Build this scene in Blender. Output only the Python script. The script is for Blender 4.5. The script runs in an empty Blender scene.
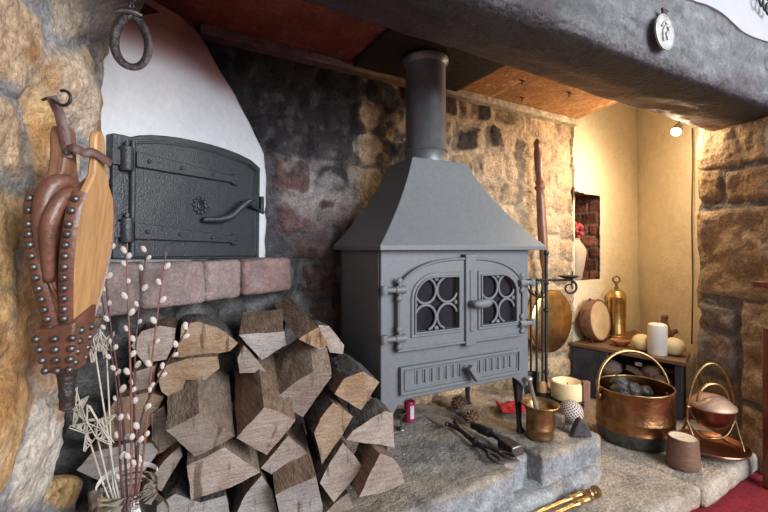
import bpy, bmesh, math, random
import numpy as np
from mathutils import Vector, Matrix
random.seed(7)
SC = bpy.context.scene
COL = SC.collection
PI = math.pi
# ------------------------------------------------------------------ camera geometry
F = 400.0; H = 0.68; HY = 248.0
SA, CA = 0.498, 0.867          # camera is turned 29.9 deg to the right of the back wall's normal

def P(px, py, D):
    xc = (px-384)/F*D
    return Vector((CA*xc + SA*D, -SA*xc + CA*D, H + (HY-py)/F*D))
def ray(px, py):
    return P(px, py, 1.0) - Vector((0, 0, H))
def onY(px, py, Y):
    r = ray(px, py); t = Y/r.y
    return Vector((r.x*t, Y, H + r.z*t))
def onZ(px, py, z):
    r = ray(px, py); t = (z-H)/r.z
    return Vector((r.x*t, r.y*t, z))
def onPlane(px, py, p0, n):
    r = ray(px, py); o = Vector((0, 0, H))
    t = (Vector(p0)-o).dot(n)/r.dot(n)
    return o + r*t

# ------------------------------------------------------------------ noise (numpy)
def _hash(ix, iy, iz):
    n = (ix*374761393 + iy*668265263 + iz*2147483647*3 + 1013904223) & 0xFFFFFFFF
    n = ((n ^ (n >> 13))*1274126177) & 0xFFFFFFFF
    n = ((n ^ (n >> 16))*2246822519) & 0xFFFFFFFF
    return ((n ^ (n >> 15)) & 0xFFFFFF)/float(0xFFFFFF)
def vnoise(p):
    p = np.asarray(p, dtype=float)
    i = np.floor(p).astype(np.int64); f = p-i
    f = f*f*(3-2*f)
    r = 0
    for dx in (0, 1):
        for dy in (0, 1):
            for dz in (0, 1):
                w = (f[:, 0] if dx else 1-f[:, 0])*(f[:, 1] if dy else 1-f[:, 1])*(f[:, 2] if dz else 1-f[:, 2])
                r = r + w*_hash(i[:, 0]+dx, i[:, 1]+dy, i[:, 2]+dz)
    return r*2-1
def fbm(p, o=4):
    p = np.asarray(p, dtype=float)
    a = 1.0; s = 0; t = 0
    for k in range(o):
        s = s + a*vnoise(p*(2**k)+17.3*k); t += a; a *= .5
    return s/t
def sstep(a, b, x):
    t = np.clip((x-a)/(b-a), 0, 1)
    return t*t*(3-2*t)

# ------------------------------------------------------------------ materials
def newmat(name):
    m = bpy.data.materials.new(name); m.use_nodes = True
    nt = m.node_tree
    return m, nt, nt.nodes['Principled BSDF']
def M(name, col, rough=.6, metal=0.0, var=.25, scale=20, bump=.15, bscale=None, stretch=None, col2=None, spec=.5, detail=5, coat=0):
    m, nt, b = newmat(name)
    N, L = nt.nodes, nt.links
    tc = N.new('ShaderNodeTexCoord'); mp = N.new('ShaderNodeMapping')
    L.new(tc.outputs['Object'], mp.inputs['Vector'])
    if stretch: mp.inputs['Scale'].default_value = stretch
    nz = N.new('ShaderNodeTexNoise'); nz.inputs['Scale'].default_value = scale; nz.inputs['Detail'].default_value = detail
    nz.inputs['Roughness'].default_value = .65
    L.new(mp.outputs[0], nz.inputs['Vector'])
    rp = N.new('ShaderNodeValToRGB')
    rp.color_ramp.elements[0].position = .3; rp.color_ramp.elements[1].position = .7
    c1 = [min(1, c*(1-var)) for c in col]; c2 = [min(1, c*(1+var)) for c in (col2 or col)]
    rp.color_ramp.elements[0].color = (*c1, 1); rp.color_ramp.elements[1].color = (*c2, 1)
    L.new(nz.outputs['Fac'], rp.inputs['Fac']); L.new(rp.outputs['Color'], b.inputs['Base Color'])
    b.inputs['Roughness'].default_value = rough; b.inputs['Metallic'].default_value = metal
    b.inputs['Specular IOR Level'].default_value = spec
    b.inputs['Coat Weight'].default_value = coat
    if bump:
        n2 = N.new('ShaderNodeTexNoise'); n2.inputs['Scale'].default_value = bscale or scale*3; n2.inputs['Detail'].default_value = 6
        L.new(mp.outputs[0], n2.inputs['Vector'])
        bp = N.new('ShaderNodeBump'); bp.inputs['Strength'].default_value = bump; bp.inputs['Distance'].default_value = .01
        L.new(n2.outputs['Fac'], bp.inputs['Height']); L.new(bp.outputs[0], b.inputs['Normal'])
    return m
def Mcol(name, rough=.85, var=.35, scale=28, bump=.5, bscale=70, spec=.3):
    """base colour from the mesh's own Col attribute (which stone, mortar, stain), broken up by noise"""
    m, nt, b = newmat(name)
    N, L = nt.nodes, nt.links
    at = N.new('ShaderNodeAttribute'); at.attribute_name = 'Col'
    tc = N.new('ShaderNodeTexCoord')
    nz = N.new('ShaderNodeTexNoise'); nz.inputs['Scale'].default_value = scale; nz.inputs['Detail'].default_value = 8; nz.inputs['Roughness'].default_value = .7
    L.new(tc.outputs['Object'], nz.inputs['Vector'])
    mr = N.new('ShaderNodeMapRange'); mr.inputs[1].default_value = .3; mr.inputs[2].default_value = .7
    mr.inputs[3].default_value = 1-var; mr.inputs[4].default_value = 1+var
    L.new(nz.outputs['Fac'], mr.inputs[0])
    mx = N.new('ShaderNodeVectorMath'); mx.operation = 'SCALE'
    nf = N.new('ShaderNodeTexNoise'); nf.inputs['Scale'].default_value = scale*4.5; nf.inputs['Detail'].default_value = 6; nf.inputs['Roughness'].default_value = .75
    L.new(tc.outputs['Object'], nf.inputs['Vector'])
    mf = N.new('ShaderNodeMapRange'); mf.inputs[1].default_value = .32; mf.inputs[2].default_value = .62
    mf.inputs[3].default_value = 1-var*1.25; mf.inputs[4].default_value = 1+var*.35
    L.new(nf.outputs['Fac'], mf.inputs[0])
    mm_ = N.new('ShaderNodeMath'); mm_.operation = 'MULTIPLY'; L.new(mr.outputs[0], mm_.inputs[0]); L.new(mf.outputs[0], mm_.inputs[1])
    L.new(at.outputs['Color'], mx.inputs[0]); L.new(mm_.outputs[0], mx.inputs['Scale'])
    L.new(mx.outputs[0], b.inputs['Base Color'])
    b.inputs['Roughness'].default_value = rough; b.inputs['Specular IOR Level'].default_value = spec
    n2 = N.new('ShaderNodeTexNoise'); n2.inputs['Scale'].default_value = bscale; n2.inputs['Detail'].default_value = 8; n2.inputs['Roughness'].default_value = .65
    L.new(tc.outputs['Object'], n2.inputs['Vector'])
    bp = N.new('ShaderNodeBump'); bp.inputs['Strength'].default_value = bump; bp.inputs['Distance'].default_value = .02
    L.new(n2.outputs['Fac'], bp.inputs['Height']); L.new(bp.outputs[0], b.inputs['Normal'])
    return m
def Mglass(name, col=(1, 1, 1), rough=.02):
    m, nt, b = newmat(name)
    b.inputs['Base Color'].default_value = (*col, 1); b.inputs['Roughness'].default_value = rough
    b.inputs['Transmission Weight'].default_value = 1.0; b.inputs['IOR'].default_value = 1.38
    return m
def Memit(name, col, s):
    m, nt, b = newmat(name)
    b.inputs['Base Color'].default_value = (*col, 1)
    b.inputs['Emission Color'].default_value = (*col, 1); b.inputs['Emission Strength'].default_value = s
    return m

m_stove = M('stove_grey_paint', (.125, .134, .143), .5, 0, .10, 60, .12, 400, spec=.4)
m_stove_in = M('firebox_dark', (.012, .012, .013), .7, 0, .3, 40, .1)
m_flue = M('flue_steel', (.17, .18, .19), .42, .55, .35, 9, .05, 60)
m_iron = M('black_iron', (.022, .022, .024), .45, .4, .35, 60, .3, 150)
m_castiron = M('cast_iron_blacking', (.042, .047, .054), .36, .35, .25, 70, .28, 260)
m_steel = M('worn_steel', (.20, .19, .19), .38, .9, .3, 60, .1)
m_rustiron = M('rusty_dark_iron', (.055, .042, .042), .5, .5, .5, 60, .4)
m_brass = M('polished_brass', (.80, .53, .20), .22, 1, .18, 18, .04, 60)
m_brass_old = M('aged_brass', (.36, .235, .11), .36, 1, .45, 30, .12, 90)
m_brass_mid = M('rubbed_brass', (.70, .46, .18), .30, 1, .35, 24, .12, 70)
m_copper = M('hammered_copper', (.27, .135, .06), .34, 1, .55, 14, .25, 55)
m_copper_d = M('dark_copper', (.30, .125, .075), .36, 1, .5, 18, .1, 60)
m_verd = M('tarnished_copper_base', (.11, .11, .10), .5, .8, .5, 30, .2)
m_leather = M('brown_leather', (.135, .055, .034), .42, 0, .35, 30, .2, 120, coat=.15)
m_leather_d = M('dark_leather', (.09, .042, .034), .5, 0, .35, 40, .2, 140)
m_stud = M('dull_stud', (.13, .12, .12), .4, .8, .5, 90, .1)
m_tan = M('tan_wood', (.44, .245, .105), .45, 0, .28, 9, .1, 30, stretch=(9, 9, 1.0))
m_brownwood = M('brown_wood', (.20, .095, .055), .5, 0, .35, 9, .15, 30, stretch=(9, 9, 1.0))
m_redwood = M('red_brown_wood', (.17, .045, .022), .4, 0, .3, 9, .1, 30, stretch=(9, 9, 1.0))
m_turned = M('turned_dark_wood', (.20, .085, .045), .35, 0, .4, 12, .1, 30, stretch=(6, 6, 1.0))
m_oak = M('shelf_oak', (.17, .095, .05), .55, 0, .35, 9, .25, 25, stretch=(8, 1.0, 8))
m_blue = M('dark_painted_board', (.035, .036, .05), .6, 0, .6, 12, .4, 40)
def Mend(name, c1, c2, c3, rot):
    """sawn end of a log: blotches, saw lines, a few dark checks; every log a little lighter or darker"""
    m, nt, b = newmat(name); N, L = nt.nodes, nt.links
    tc = N.new('ShaderNodeTexCoord'); oi = N.new('ShaderNodeObjectInfo'); mrr = N.new('ShaderNodeMath'); mrr.operation = 'MULTIPLY_ADD'; mrr.inputs[1].default_value = 5.0; mrr.inputs[2].default_value = rot; L.new(oi.outputs['Random'], mrr.inputs[0]); cx = N.new('ShaderNodeCombineXYZ'); L.new(mrr.outputs[0], cx.inputs[1])
    def noise(sc, st, de=6, ro=.6):
        mp = N.new('ShaderNodeMapping'); mp.inputs['Scale'].default_value = st; L.new(cx.outputs[0], mp.inputs['Rotation']); L.new(tc.outputs['Object'], mp.inputs[0])
        n = N.new('ShaderNodeTexNoise'); n.inputs['Scale'].default_value = sc; n.inputs['Detail'].default_value = de; n.inputs['Roughness'].default_value = ro; L.new(mp.outputs[0], n.inputs[0]); return n
    def ramp(n, p0, c0, p1, c1_):
        r = N.new('ShaderNodeValToRGB'); r.color_ramp.elements[0].position = p0; r.color_ramp.elements[0].color = (*c0, 1); r.color_ramp.elements[1].position = p1; r.color_ramp.elements[1].color = (*c1_, 1); L.new(n.outputs['Fac'], r.inputs[0]); return r
    def mul(a, b_):
        x = N.new('ShaderNodeMix'); x.data_type = 'RGBA'; x.blend_type = 'MULTIPLY'; x.inputs[0].default_value = 1; L.new(a, x.inputs[6]); L.new(b_, x.inputs[7]); return x.outputs[2]
    r1 = ramp(noise(14, (1, 1, 1)), .34, c1, .66, c2); r1.color_ramp.elements.new(.5).color = (*c3, 1)
    n2 = noise(70, (.25, 1, 2.5)); r2 = ramp(n2, .3, (.72, .70, .68), .6, (1.0, 1.0, 1.0))
    n3 = noise(220, (1, 1, 1)); r3 = ramp(n3, .35, (.7, .7, .7), .6, (1, 1, 1))
    n4 = noise(9, (4, 1, .6), 3); r4 = ramp(n4, .34, (.45, .40, .36), .40, (1, 1, 1))
    o = mul(mul(mul(r1.outputs[0], r2.outputs[0]), r3.outputs[0]), r4.outputs[0])
    mr = N.new('ShaderNodeMapRange'); mr.inputs[3].default_value = .78; mr.inputs[4].default_value = 1.18; L.new(oi.outputs['Random'], mr.inputs[0])
    sc = N.new('ShaderNodeVectorMath'); sc.operation = 'SCALE'; L.new(o, sc.inputs[0]); L.new(mr.outputs[0], sc.inputs['Scale']); L.new(sc.outputs[0], b.inputs['Base Color'])
    b.inputs['Roughness'].default_value = .9; b.inputs['Specular IOR Level'].default_value = .2
    bp = N.new('ShaderNodeBump'); bp.inputs['Strength'].default_value = .5; bp.inputs['Distance'].default_value = .006; L.new(n2.outputs['Fac'], bp.inputs['Height']); L.new(bp.outputs[0], b.inputs['Normal'])
    return m
m_end = Mend('log_end_grain', (.30, .225, .185), (.42, .35, .305), (.36, .295, .25), .6)
m_end2 = Mend('log_end_grain_warm', (.27, .165, .095), (.38, .28, .20), (.34, .235, .155), -.5)
m_end3 = Mend('log_end_grain_grey', (.31, .285, .265), (.42, .395, .375), (.37, .34, .32), 1.0)
m_split = M('split_log_side', (.17, .108, .072), .85, 0, .5, 16, .7, 40, stretch=(6, .7, 6))
m_split2 = M('split_log_side_pale', (.20, .145, .108), .85, 0, .45, 16, .7, 40, stretch=(6, .7, 6))
m_bark = M('log_bark', (.085, .075, .070), .95, 0, .7, 30, 1.0, 50, stretch=(2, .8, 2))
m_wax = M('cream_wax', (.82, .66, .38), .42, 0, .06, 30, .05, spec=.4)
m_waxw = M('white_wax', (.82, .78, .72), .45, 0, .05, 30, .05, spec=.4)
for mm in (m_wax, m_waxw):
    bb = mm.node_tree.nodes['Principled BSDF']; bb.inputs['Subsurface Weight'].default_value = .25; bb.inputs['Subsurface Radius'].default_value = (.03, .018, .008)
m_stoneware = M('brown_stoneware', (.16, .085, .055), .5, 0, .3, 30, .2, 60, stretch=(1, 1, 5))
m_terra = M('terracotta', (.36, .15, .07), .6, 0, .3, 30, .1)
m_whitecer = M('white_ceramic', (.72, .68, .62), .5, 0, .08, 30, .05)
m_coal = M('coal_black', (.010, .010, .011), .42, 0, .6, 30, .6, 60, col2=(.026, .026, .03))
m_slate = M('dark_slate', (.05, .042, .05), .6, 0, .4, 30, .3)
m_red = M('red_cloth', (.38, .010, .012), .8, 0, .3, 40, .4, 200)
m_carpet = M('red_carpet', (.30, .008, .020), .95, 0, .45, 120, 1.0, 500)
m_pinkfl = M('dried_pink_flower', (.36, .05, .05), .8, 0, .4, 60, .4)
m_cone = M('pine_cone_brown', (.12, .065, .035), .75, 0, .5, 60, .4)
m_catkin = M('pussy_willow_catkin', (.60, .535, .49), .9, 0, .15, 150, .5, 500)
m_stem = M('purple_brown_twig', (.085, .03, .035), .5, 0, .4, 40, .2)
m_stem2 = M('orange_brown_twig', (.20, .08, .05), .5, 0, .4, 40, .2)
m_straw = M('pale_straw', (.46, .42, .355), .7, 0, .2, 80, .2)
m_glass = Mglass('jar_glass', (.96, .98, .96))
m_pane = M('stove_glass', (.014, .012, .016), .12, 0, .5, 14, 0, spec=.35)
m_pewter = M('pewter_medal', (.36, .355, .34), .5, .25, .3, 60, .25)
m_label = M('paper_band', (.66, .60, .55), .7, 0, .08, 40, .1)
m_canred = M('can_red', (.26, .010, .05), .4, 0, .15, 40, 0)
m_canwhite = M('can_white', (.5, .46, .52), .4, 0, .08, 40, 0)
m_bristle = M('black_bristle', (.02, .02, .024), .8, 0, .5, 90, .8, 300)
m_cream = Mcol('cream_plaster', .9, .07, 20, .35, 45)
m_wallst = Mcol('rough_stone_wall', .88, .42, 30, .8, 60)
m_wallst2 = Mcol('large_stone_wall', .88, .38, 22, .8, 55)
m_plaster = Mcol('white_limewash', .85, .06, 14, .35, 38)
m_beam = Mcol('sooty_beam', .55, .40, 34, .6, 70, spec=.45)
m_slab = Mcol('hearth_stone', .82, .35, 26, .7, 80)
m_brickled = Mcol('old_pink_brick', .85, .28, 30, .6, 70)
m_ceil = Mcol('old_boards', .6, .35, 18, .4, 40)
m_batten = M('painted_batten', (.55, .47, .36), .65, 0, .35, 10, .2, 40, stretch=(1, 8, 8))
m_darkin = M('niche_brick', (.26, .085, .055), .9, 0, .5, 14, .8, 50)
m_lamp = Memit('lamp_face', (1, .86, .62), 25)
m_lampbody = M('lamp_body', (.5, .45, .38), .4, .6, .1, 30, 0)

# ------------------------------------------------------------------ mesh builder
class MB:
    def __init__(s): s.v = []; s.f = []; s.m = []
    def add(s, vs, fs, mi=0):
        b = len(s.v); s.v += [Vector(v) for v in vs]
        for f in fs: s.f.append([i+b for i in f]); s.m.append(mi)
        return s
    def box(s, c, size, R=None, mi=0):
        vs = []
        for z in (-.5, .5):
            for y in (-.5, .5):
                for x in (-.5, .5):
                    q = Vector((x*size[0], y*size[1], z*size[2]))
                    if R: q = R @ q
                    vs.append(Vector(c)+q)
        return s.add(vs, [(0, 2, 3, 1), (4, 5, 7, 6), (0, 1, 5, 4), (2, 6, 7, 3), (0, 4, 6, 2), (1, 3, 7, 5)], mi)
    def prism(s, poly, vec, mi=0):
        n = len(poly); vec = Vector(vec)
        vs = [Vector(p) for p in poly]+[Vector(p)+vec for p in poly]
        fs = [list(range(n))[::-1], list(range(n, 2*n))]+[(i, (i+1) % n, n+(i+1) % n, n+i) for i in range(n)]
        return s.add(vs, fs, mi)
    def tube(s, pts, r, n=8, mi=0, closed=False, flat=1.0, up=None):
        pts = [Vector(p) for p in pts]; k = len(pts)
        if not hasattr(r, '__len__'): r = [r]*k
        T = []
        for i in range(k):
            a = pts[(i-1) % k] if (closed or i > 0) else pts[0]
            b = pts[(i+1) % k] if (closed or i < k-1) else pts[-1]
            d = b-a
            T.append(d.normalized() if d.length > 1e-9 else Vector((0, 0, 1)))
        u = Vector(up) if up else (Vector((0, 0, 1)) if abs(T[0].z) < .9 else Vector((1, 0, 0)))
        vs = []
        for i in range(k):
            u = (u - T[i]*u.dot(T[i])).normalized(); w = T[i].cross(u)
            for j in range(n):
                a = 2*PI*j/n
                vs.append(pts[i] + u*math.cos(a)*r[i] + w*math.sin(a)*r[i]*flat)
        fs = []
        for i in range(k if closed else k-1):
            i2 = (i+1) % k
            for j in range(n):
                j2 = (j+1) % n
                fs.append((i*n+j, i*n+j2, i2*n+j2, i2*n+j))
        if not closed:
            fs.append(list(range(n))[::-1]); fs.append([(k-1)*n+j for j in range(n)])
        return s.add(vs, fs, mi)
    def lathe(s, prof, c, axis=(0, 0, 1), n=28, mi=0, sx=1, sy=1, xdir=None, mis=None, lobes=None):
        ax = Vector(axis).normalized(); c = Vector(c)
        u = Vector(xdir) if xdir else (Vector((1, 0, 0)) if abs(ax.x) < .9 else Vector((0, 1, 0)))
        u = (u-ax*u.dot(ax)).normalized(); w = ax.cross(u)
        vs = []; k = len(prof)
        for (r, z) in prof:
            for j in range(n):
                a = 2*PI*j/n
                q = r*(1+(lobes(a) if lobes else 0))
                vs.append(c+ax*z+u*math.cos(a)*q*sx+w*math.sin(a)*q*sy)
        b = len(s.v); s.v += vs
        for i in range(k-1):
            for j in range(n):
                j2 = (j+1) % n
                s.f.append([b+i*n+j, b+i*n+j2, b+(i+1)*n+j2, b+(i+1)*n+j]); s.m.append(mis[i] if mis else mi)
        if prof[0][0] > 1e-6: s.f.append([b+j for j in range(n)][::-1]); s.m.append(mis[0] if mis else mi)
        if prof[-1][0] > 1e-6: s.f.append([b+(k-1)*n+j for j in range(n)]); s.m.append(mis[-1] if mis else mi)
        return s
    def ball(s, c, r, n=16, m=10, mi=0, R=None, noise=0, seed=0, nf=12):
        if not hasattr(r, '__len__'): r = (r, r, r)
        loc = []
        for i in range(m+1):
            th = PI*i/m
            for j in range(n):
                a = 2*PI*j/n
                loc.append((math.sin(th)*math.cos(a), math.sin(th)*math.sin(a), math.cos(th)))
        loc = np.array(loc)
        if noise:
            loc = loc*(1+noise*fbm(loc*1.3+seed*7.7, 3))[:, None]
        vs = []
        for q in loc:
            q = Vector((q[0]*r[0], q[1]*r[1], q[2]*r[2]))
            if R: q = R @ q
            vs.append(Vector(c)+q)
        fs = []
        for i in range(m):
            for j in range(n):
                j2 = (j+1) % n
                fs.append((i*n+j, (i+1)*n+j, (i+1)*n+j2, i*n+j2))
        return s.add(vs, fs, mi)
    def build(s, name, mats, parent=None, smooth=35, bevel=0, segs=2, cols=None, recalc=True, weld=True):
        me = bpy.data.meshes.new(name)
        loc = Vector((0, 0, 0))
        vs = s.v
        if parent is None:
            lo = Vector((min(v.x for v in vs), min(v.y for v in vs), min(v.z for v in vs))); hi = Vector((max(v.x for v in vs), max(v.y for v in vs), max(v.z for v in vs)))
            loc = Vector(((lo.x+hi.x)/2, (lo.y+hi.y)/2, lo.z)); vs = [v-loc for v in vs]
        me.from_pydata([tuple(v) for v in vs], [], s.f)
        me.polygons.foreach_set('material_index', s.m)
        if cols is not None:
            at = me.attributes.new('Col', 'FLOAT_COLOR', 'POINT')
            c4 = np.ones((len(vs), 4), dtype=np.float32); c4[:, :3] = np.clip(cols, 0, 1)
            at.data.foreach_set('color', c4.ravel())
        if recalc:
            bm = bmesh.new(); bm.from_mesh(me)
            if weld and cols is None: bmesh.ops.remove_doubles(bm, verts=bm.verts, dist=1e-6)
            bmesh.ops.recalc_face_normals(bm, faces=bm.faces); bm.to_mesh(me); bm.free()
        me.update()
        if smooth:
            me.polygons.foreach_set('use_smooth', [True]*len(me.polygons))
            me.set_sharp_from_angle(angle=math.radians(smooth))
        for mm in (mats if isinstance(mats, (list, tuple)) else [mats]): me.materials.append(mm)
        o = bpy.data.objects.new(name, me); COL.objects.link(o)
        o.location = loc
        if parent is not None:
            o.parent = parent
            if parent.type == 'EMPTY': o.matrix_parent_inverse = Matrix.Translation(-parent.location)
        if bevel:
            md = o.modifiers.new('bevel', 'BEVEL'); md.width = bevel; md.segments = segs; md.limit_method = 'ANGLE'; md.angle_limit = math.radians(30)
            md.harden_normals = False
        return o
def tag(o, label, cat, group=None):
    o['label'] = label; o['category'] = cat
    if group: o['group'] = group
    return o
def struct(o, label=None):
    o['kind'] = 'structure'
    if label: o['label'] = label
    return o
def thing(name, label, cat, loc, group=None):
    o = bpy.data.objects.new(name, None); COL.objects.link(o)
    o.location = Vector(loc); o.empty_display_size = .05
    return tag(o, label, cat, group)
def arc(c, r, a0, a1, n, U, V):
    c = Vector(c); U = Vector(U); V = Vector(V)
    return [c+U*r*math.cos(a0+(a1-a0)*i/n)+V*r*math.sin(a0+(a1-a0)*i/n) for i in range(n+1)]
def bez(pts, n=16):
    """catmull-rom through points"""
    pts = [Vector(p) for p in pts]; q = [pts[0]*2-pts[1]]+pts+[pts[-1]*2-pts[-2]]
    out = []
    for i in range(1, len(q)-2):
        for k in range(n):
            t = k/n
            a, b, c, d = q[i-1], q[i], q[i+1], q[i+2]
            out.append(.5*((2*b)+(-a+c)*t+(2*a-5*b+4*c-d)*t*t+(-a+3*b-3*c+d)*t**3))
    out.append(pts[-1]); return out
X_, Y_, Z_ = Vector((1, 0, 0)), Vector((0, 1, 0)), Vector((0, 0, 1))

# ------------------------------------------------------------------ stone wall grid
def cells(U, V, seeds, warp=.02, wf=9, ani=1.0, pw=2.0):
    """returns index of nearest stone and distance to the joint"""
    p = np.stack([U*wf, V*wf, np.zeros_like(U)], 1)
    Uw = U+warp*fbm(p, 3); Vw = V+warp*fbm(p+31.7, 3)
    best = np.full(len(U), 1e9); sec = np.full(len(U), 1e9); idx = np.zeros(len(U), int)
    for k, s in enumerate(seeds):
        w = s[2] if len(s) > 2 else 1.0
        d = (np.abs((Uw-s[0])/w)**pw+np.abs((Vw-s[1])*ani)**pw)**(1/pw)
        m = d < best
        sec = np.where(m, best, np.minimum(sec, d)); idx = np.where(m, k, idx); best = np.where(m, d, best)
    return idx, (sec-best)*.5
def grid_mesh(name, nu, nv, pos, cols, mat, drop=None):
    mb = MB()
    mb.v = [Vector(p) for p in pos]
    keep = []
    for j in range(nv-1):
        for i in range(nu-1):
            a = j*nu+i
            if drop is not None and (drop[a] and drop[a+1] and drop[a+nu] and drop[a+nu+1]): continue
            keep.append((a, a+1, a+nu+1, a+nu))
    mb.f = [list(k) for k in keep]; mb.m = [0]*len(keep)
    return mb.build(name, mat, None, smooth=180, cols=cols, recalc=False)

# ================================================================== SETTING
# ---- left wall: rough big stones
d_l = Vector((.2516, .968, 0)).normalized(); n_l = Vector((d_l.y, -d_l.x, 0))
A_l = Vector((-.204-.26*.54, .20, 0))
def lw(px, py):
    q = onPlane(px, py, A_l, n_l)
    return ((q-A_l).dot(d_l), q.z)
gold = (.62, .39, .18); pink = (.59, .415, .27); pale = (.50, .42, .32); whit = (.66, .60, .51); grey = (.29, .275, .25); dk = (.09, .075, .065)
lseeds_px = [(14, 48, pink), (62, 12, pale), (82, 95, gold), (8, 135, pink), (10, 225, gold), (55, 150, gold), (58, 250, gold), (92, 215, pale), (95, 20, grey), (104, 60, pale),
             (14, 345, gold), (62, 345, pink), (12, 440, gold), (52, 455, whit), (88, 470, gold), (96, 350, grey), (30, -30, pale), (20, 560, pale), (70, 560, gold), (-50, 60, pink), (-50, 180, gold), (-50, 300, pink), (-50, 440, pale)]
lseeds = []; lcols = []
for (a, b, c) in lseeds_px:
    u, v = lw(a, b); lseeds.append((u, v, 1.0)); lcols.append(c)
for (u, v, c) in [(.1, -.1, gold), (.1, .1, pink), (.1, .3, gold), (.1, .55, pale), (.12, .8, gold), (.1, 1.05, pink), (.3, 1.3, pale), (.1, 1.35, gold), (.6, 1.35, pale), (.3, -.1, pale), (.62, -.1, gold)]:
    lseeds.append((u, v, 1.0)); lcols.append(c)
nu, nv = 300, 420
uu = np.linspace(0, 1.25, nu); vv = np.linspace(-.2, 1.5, nv)
UU, VV = np.meshgrid(uu, vv); U = UU.ravel(); V = VV.ravel()
umax = .945-.14*sstep(.60, .36, V)*sstep(.14, .24, V)+.02*fbm(np.stack([V*7, V*0, V*0], 1), 3)      # where the wall turns its corner
idx, dj = cells(U, V, lseeds, .045, 5)
mort = (1-sstep(.004, .020, dj))*sstep(-.6, -.15, fbm(np.stack([U*4, V*4, U*0+77], 1), 3))
cc = np.array(lcols)[idx]
pn = np.stack([U*8, V*8, idx*3.1], 1)
n1 = fbm(pn, 5); n2 = fbm(pn*2.7+9, 4)
h = (1-mort)*(.010*np.sqrt(np.clip(dj/.05, 0, 1))) + .022*n1*(1-.6*mort) + .010*n2
# rusty and pale streaks in the stone
rust = sstep(.08, .42, fbm(np.stack([U*10, V*16, U*0+4], 1), 4))[:, None]
pal = sstep(.1, .5, fbm(np.stack([U*7, V*5, U*0+14], 1), 4))[:, None]
cc = cc*(1-.7*rust)+np.array((.40, .185, .055))*.7*rust
cc = cc*(1-.65*pal)+np.array((.64, .58, .49))*.65*pal
mcol = np.array((.29, .29, .295))
cc = cc*(1-mort[:, None])+mcol*mort[:, None]
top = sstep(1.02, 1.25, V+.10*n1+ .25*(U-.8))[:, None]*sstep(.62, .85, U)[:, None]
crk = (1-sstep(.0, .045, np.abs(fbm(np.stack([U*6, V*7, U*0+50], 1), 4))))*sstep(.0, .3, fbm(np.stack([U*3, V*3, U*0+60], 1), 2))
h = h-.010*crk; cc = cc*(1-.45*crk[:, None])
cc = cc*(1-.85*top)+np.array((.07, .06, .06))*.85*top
ub = np.minimum(U, umax); ov = np.clip(U-umax, 0, 1)
rr = .03
bend = np.clip(ov/rr, 0, PI/2)
along = np.where(ov > 0, rr*np.sin(bend), 0); back = np.where(ov > 0, rr*(1-np.cos(bend)), 0)+np.clip(ov-rr*PI/2, 0, 1)
hn_a = np.sin(bend); hn_n = np.cos(bend)
lean = -.05*sstep(.55, .1, V) + .10*sstep(1.10, 1.32, V)*sstep(.6, .92, U) - .028*np.exp(-((U-.62)/.16)**2-((V-.70)/.22)**2)
pos = np.zeros((len(U), 3))
for k in range(3):
    pos[:, k] = A_l[k]+(ub+along+h*hn_a)*d_l[k]+(-back+h*hn_n+lean)*n_l[k]
pos[:, 2] = V
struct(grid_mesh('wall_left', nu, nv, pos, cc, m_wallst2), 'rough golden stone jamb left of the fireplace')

# ---- back wall
BY = 1.47
def rowseeds(x0, x1, z0, z1, rh, w0, w1, rng):
    out = []; z = z0; k = 0
    while z < z1:
        x = x0-rng.random()*.15
        while x < x1:
            w = w0+(w1-w0)*rng.random()
            out.append((x+w/2, z+rh/2+rng.uniform(-.02, .02), w/.16)); x += w
        z += rh; k += 1
    return out
rng = random.Random(11)
bseeds = rowseeds(-.1, 2.2, -.2, 1.5, .135, .12, .24, rng)
bcol = []
for (x, z, w) in bseeds:
    r = rng.random(); c = np.array((.50, .36, .225))*(.8+.4*rng.random())
    if r < .25: c = np.array((.42, .31, .20))
    if x < .72:
        c = np.array((.040, .040, .046))*(.5+rng.random()*1.2)
        if .40 < x < .75 and z < .95: c = np.array((.095, .052, .048))*(.5+.8*rng.random())
    bcol.append(c)
nu, nv = 560, 330
uu = np.linspace(-.6, 2.80, nu); vv = np.linspace(-.2, 1.78, nv)
UU, VV = np.meshgrid(uu, vv); U = UU.ravel(); V = VV.ravel()
idx, dj = cells(U, V, bseeds, .030, 9, pw=4)
mort = 1-sstep(.006, .022, dj)
cc = np.array(bcol)[idx]
pn = np.stack([U*9, V*9, idx*2.3], 1)
n1 = fbm(pn, 5); n2 = fbm(pn*2.6+5, 4); n3 = fbm(np.stack([U*3.2, V*3.2, U*0+2], 1), 4); n4 = fbm(np.stack([U*14, V*14, U*0+8], 1), 4)
mc = np.where((U < .74+.06*n3)[:, None], np.array((.075, .068, .072)), np.array((.50, .385, .26)))
cc = cc*(1-mort[:, None])+mc*mort[:, None]
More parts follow.
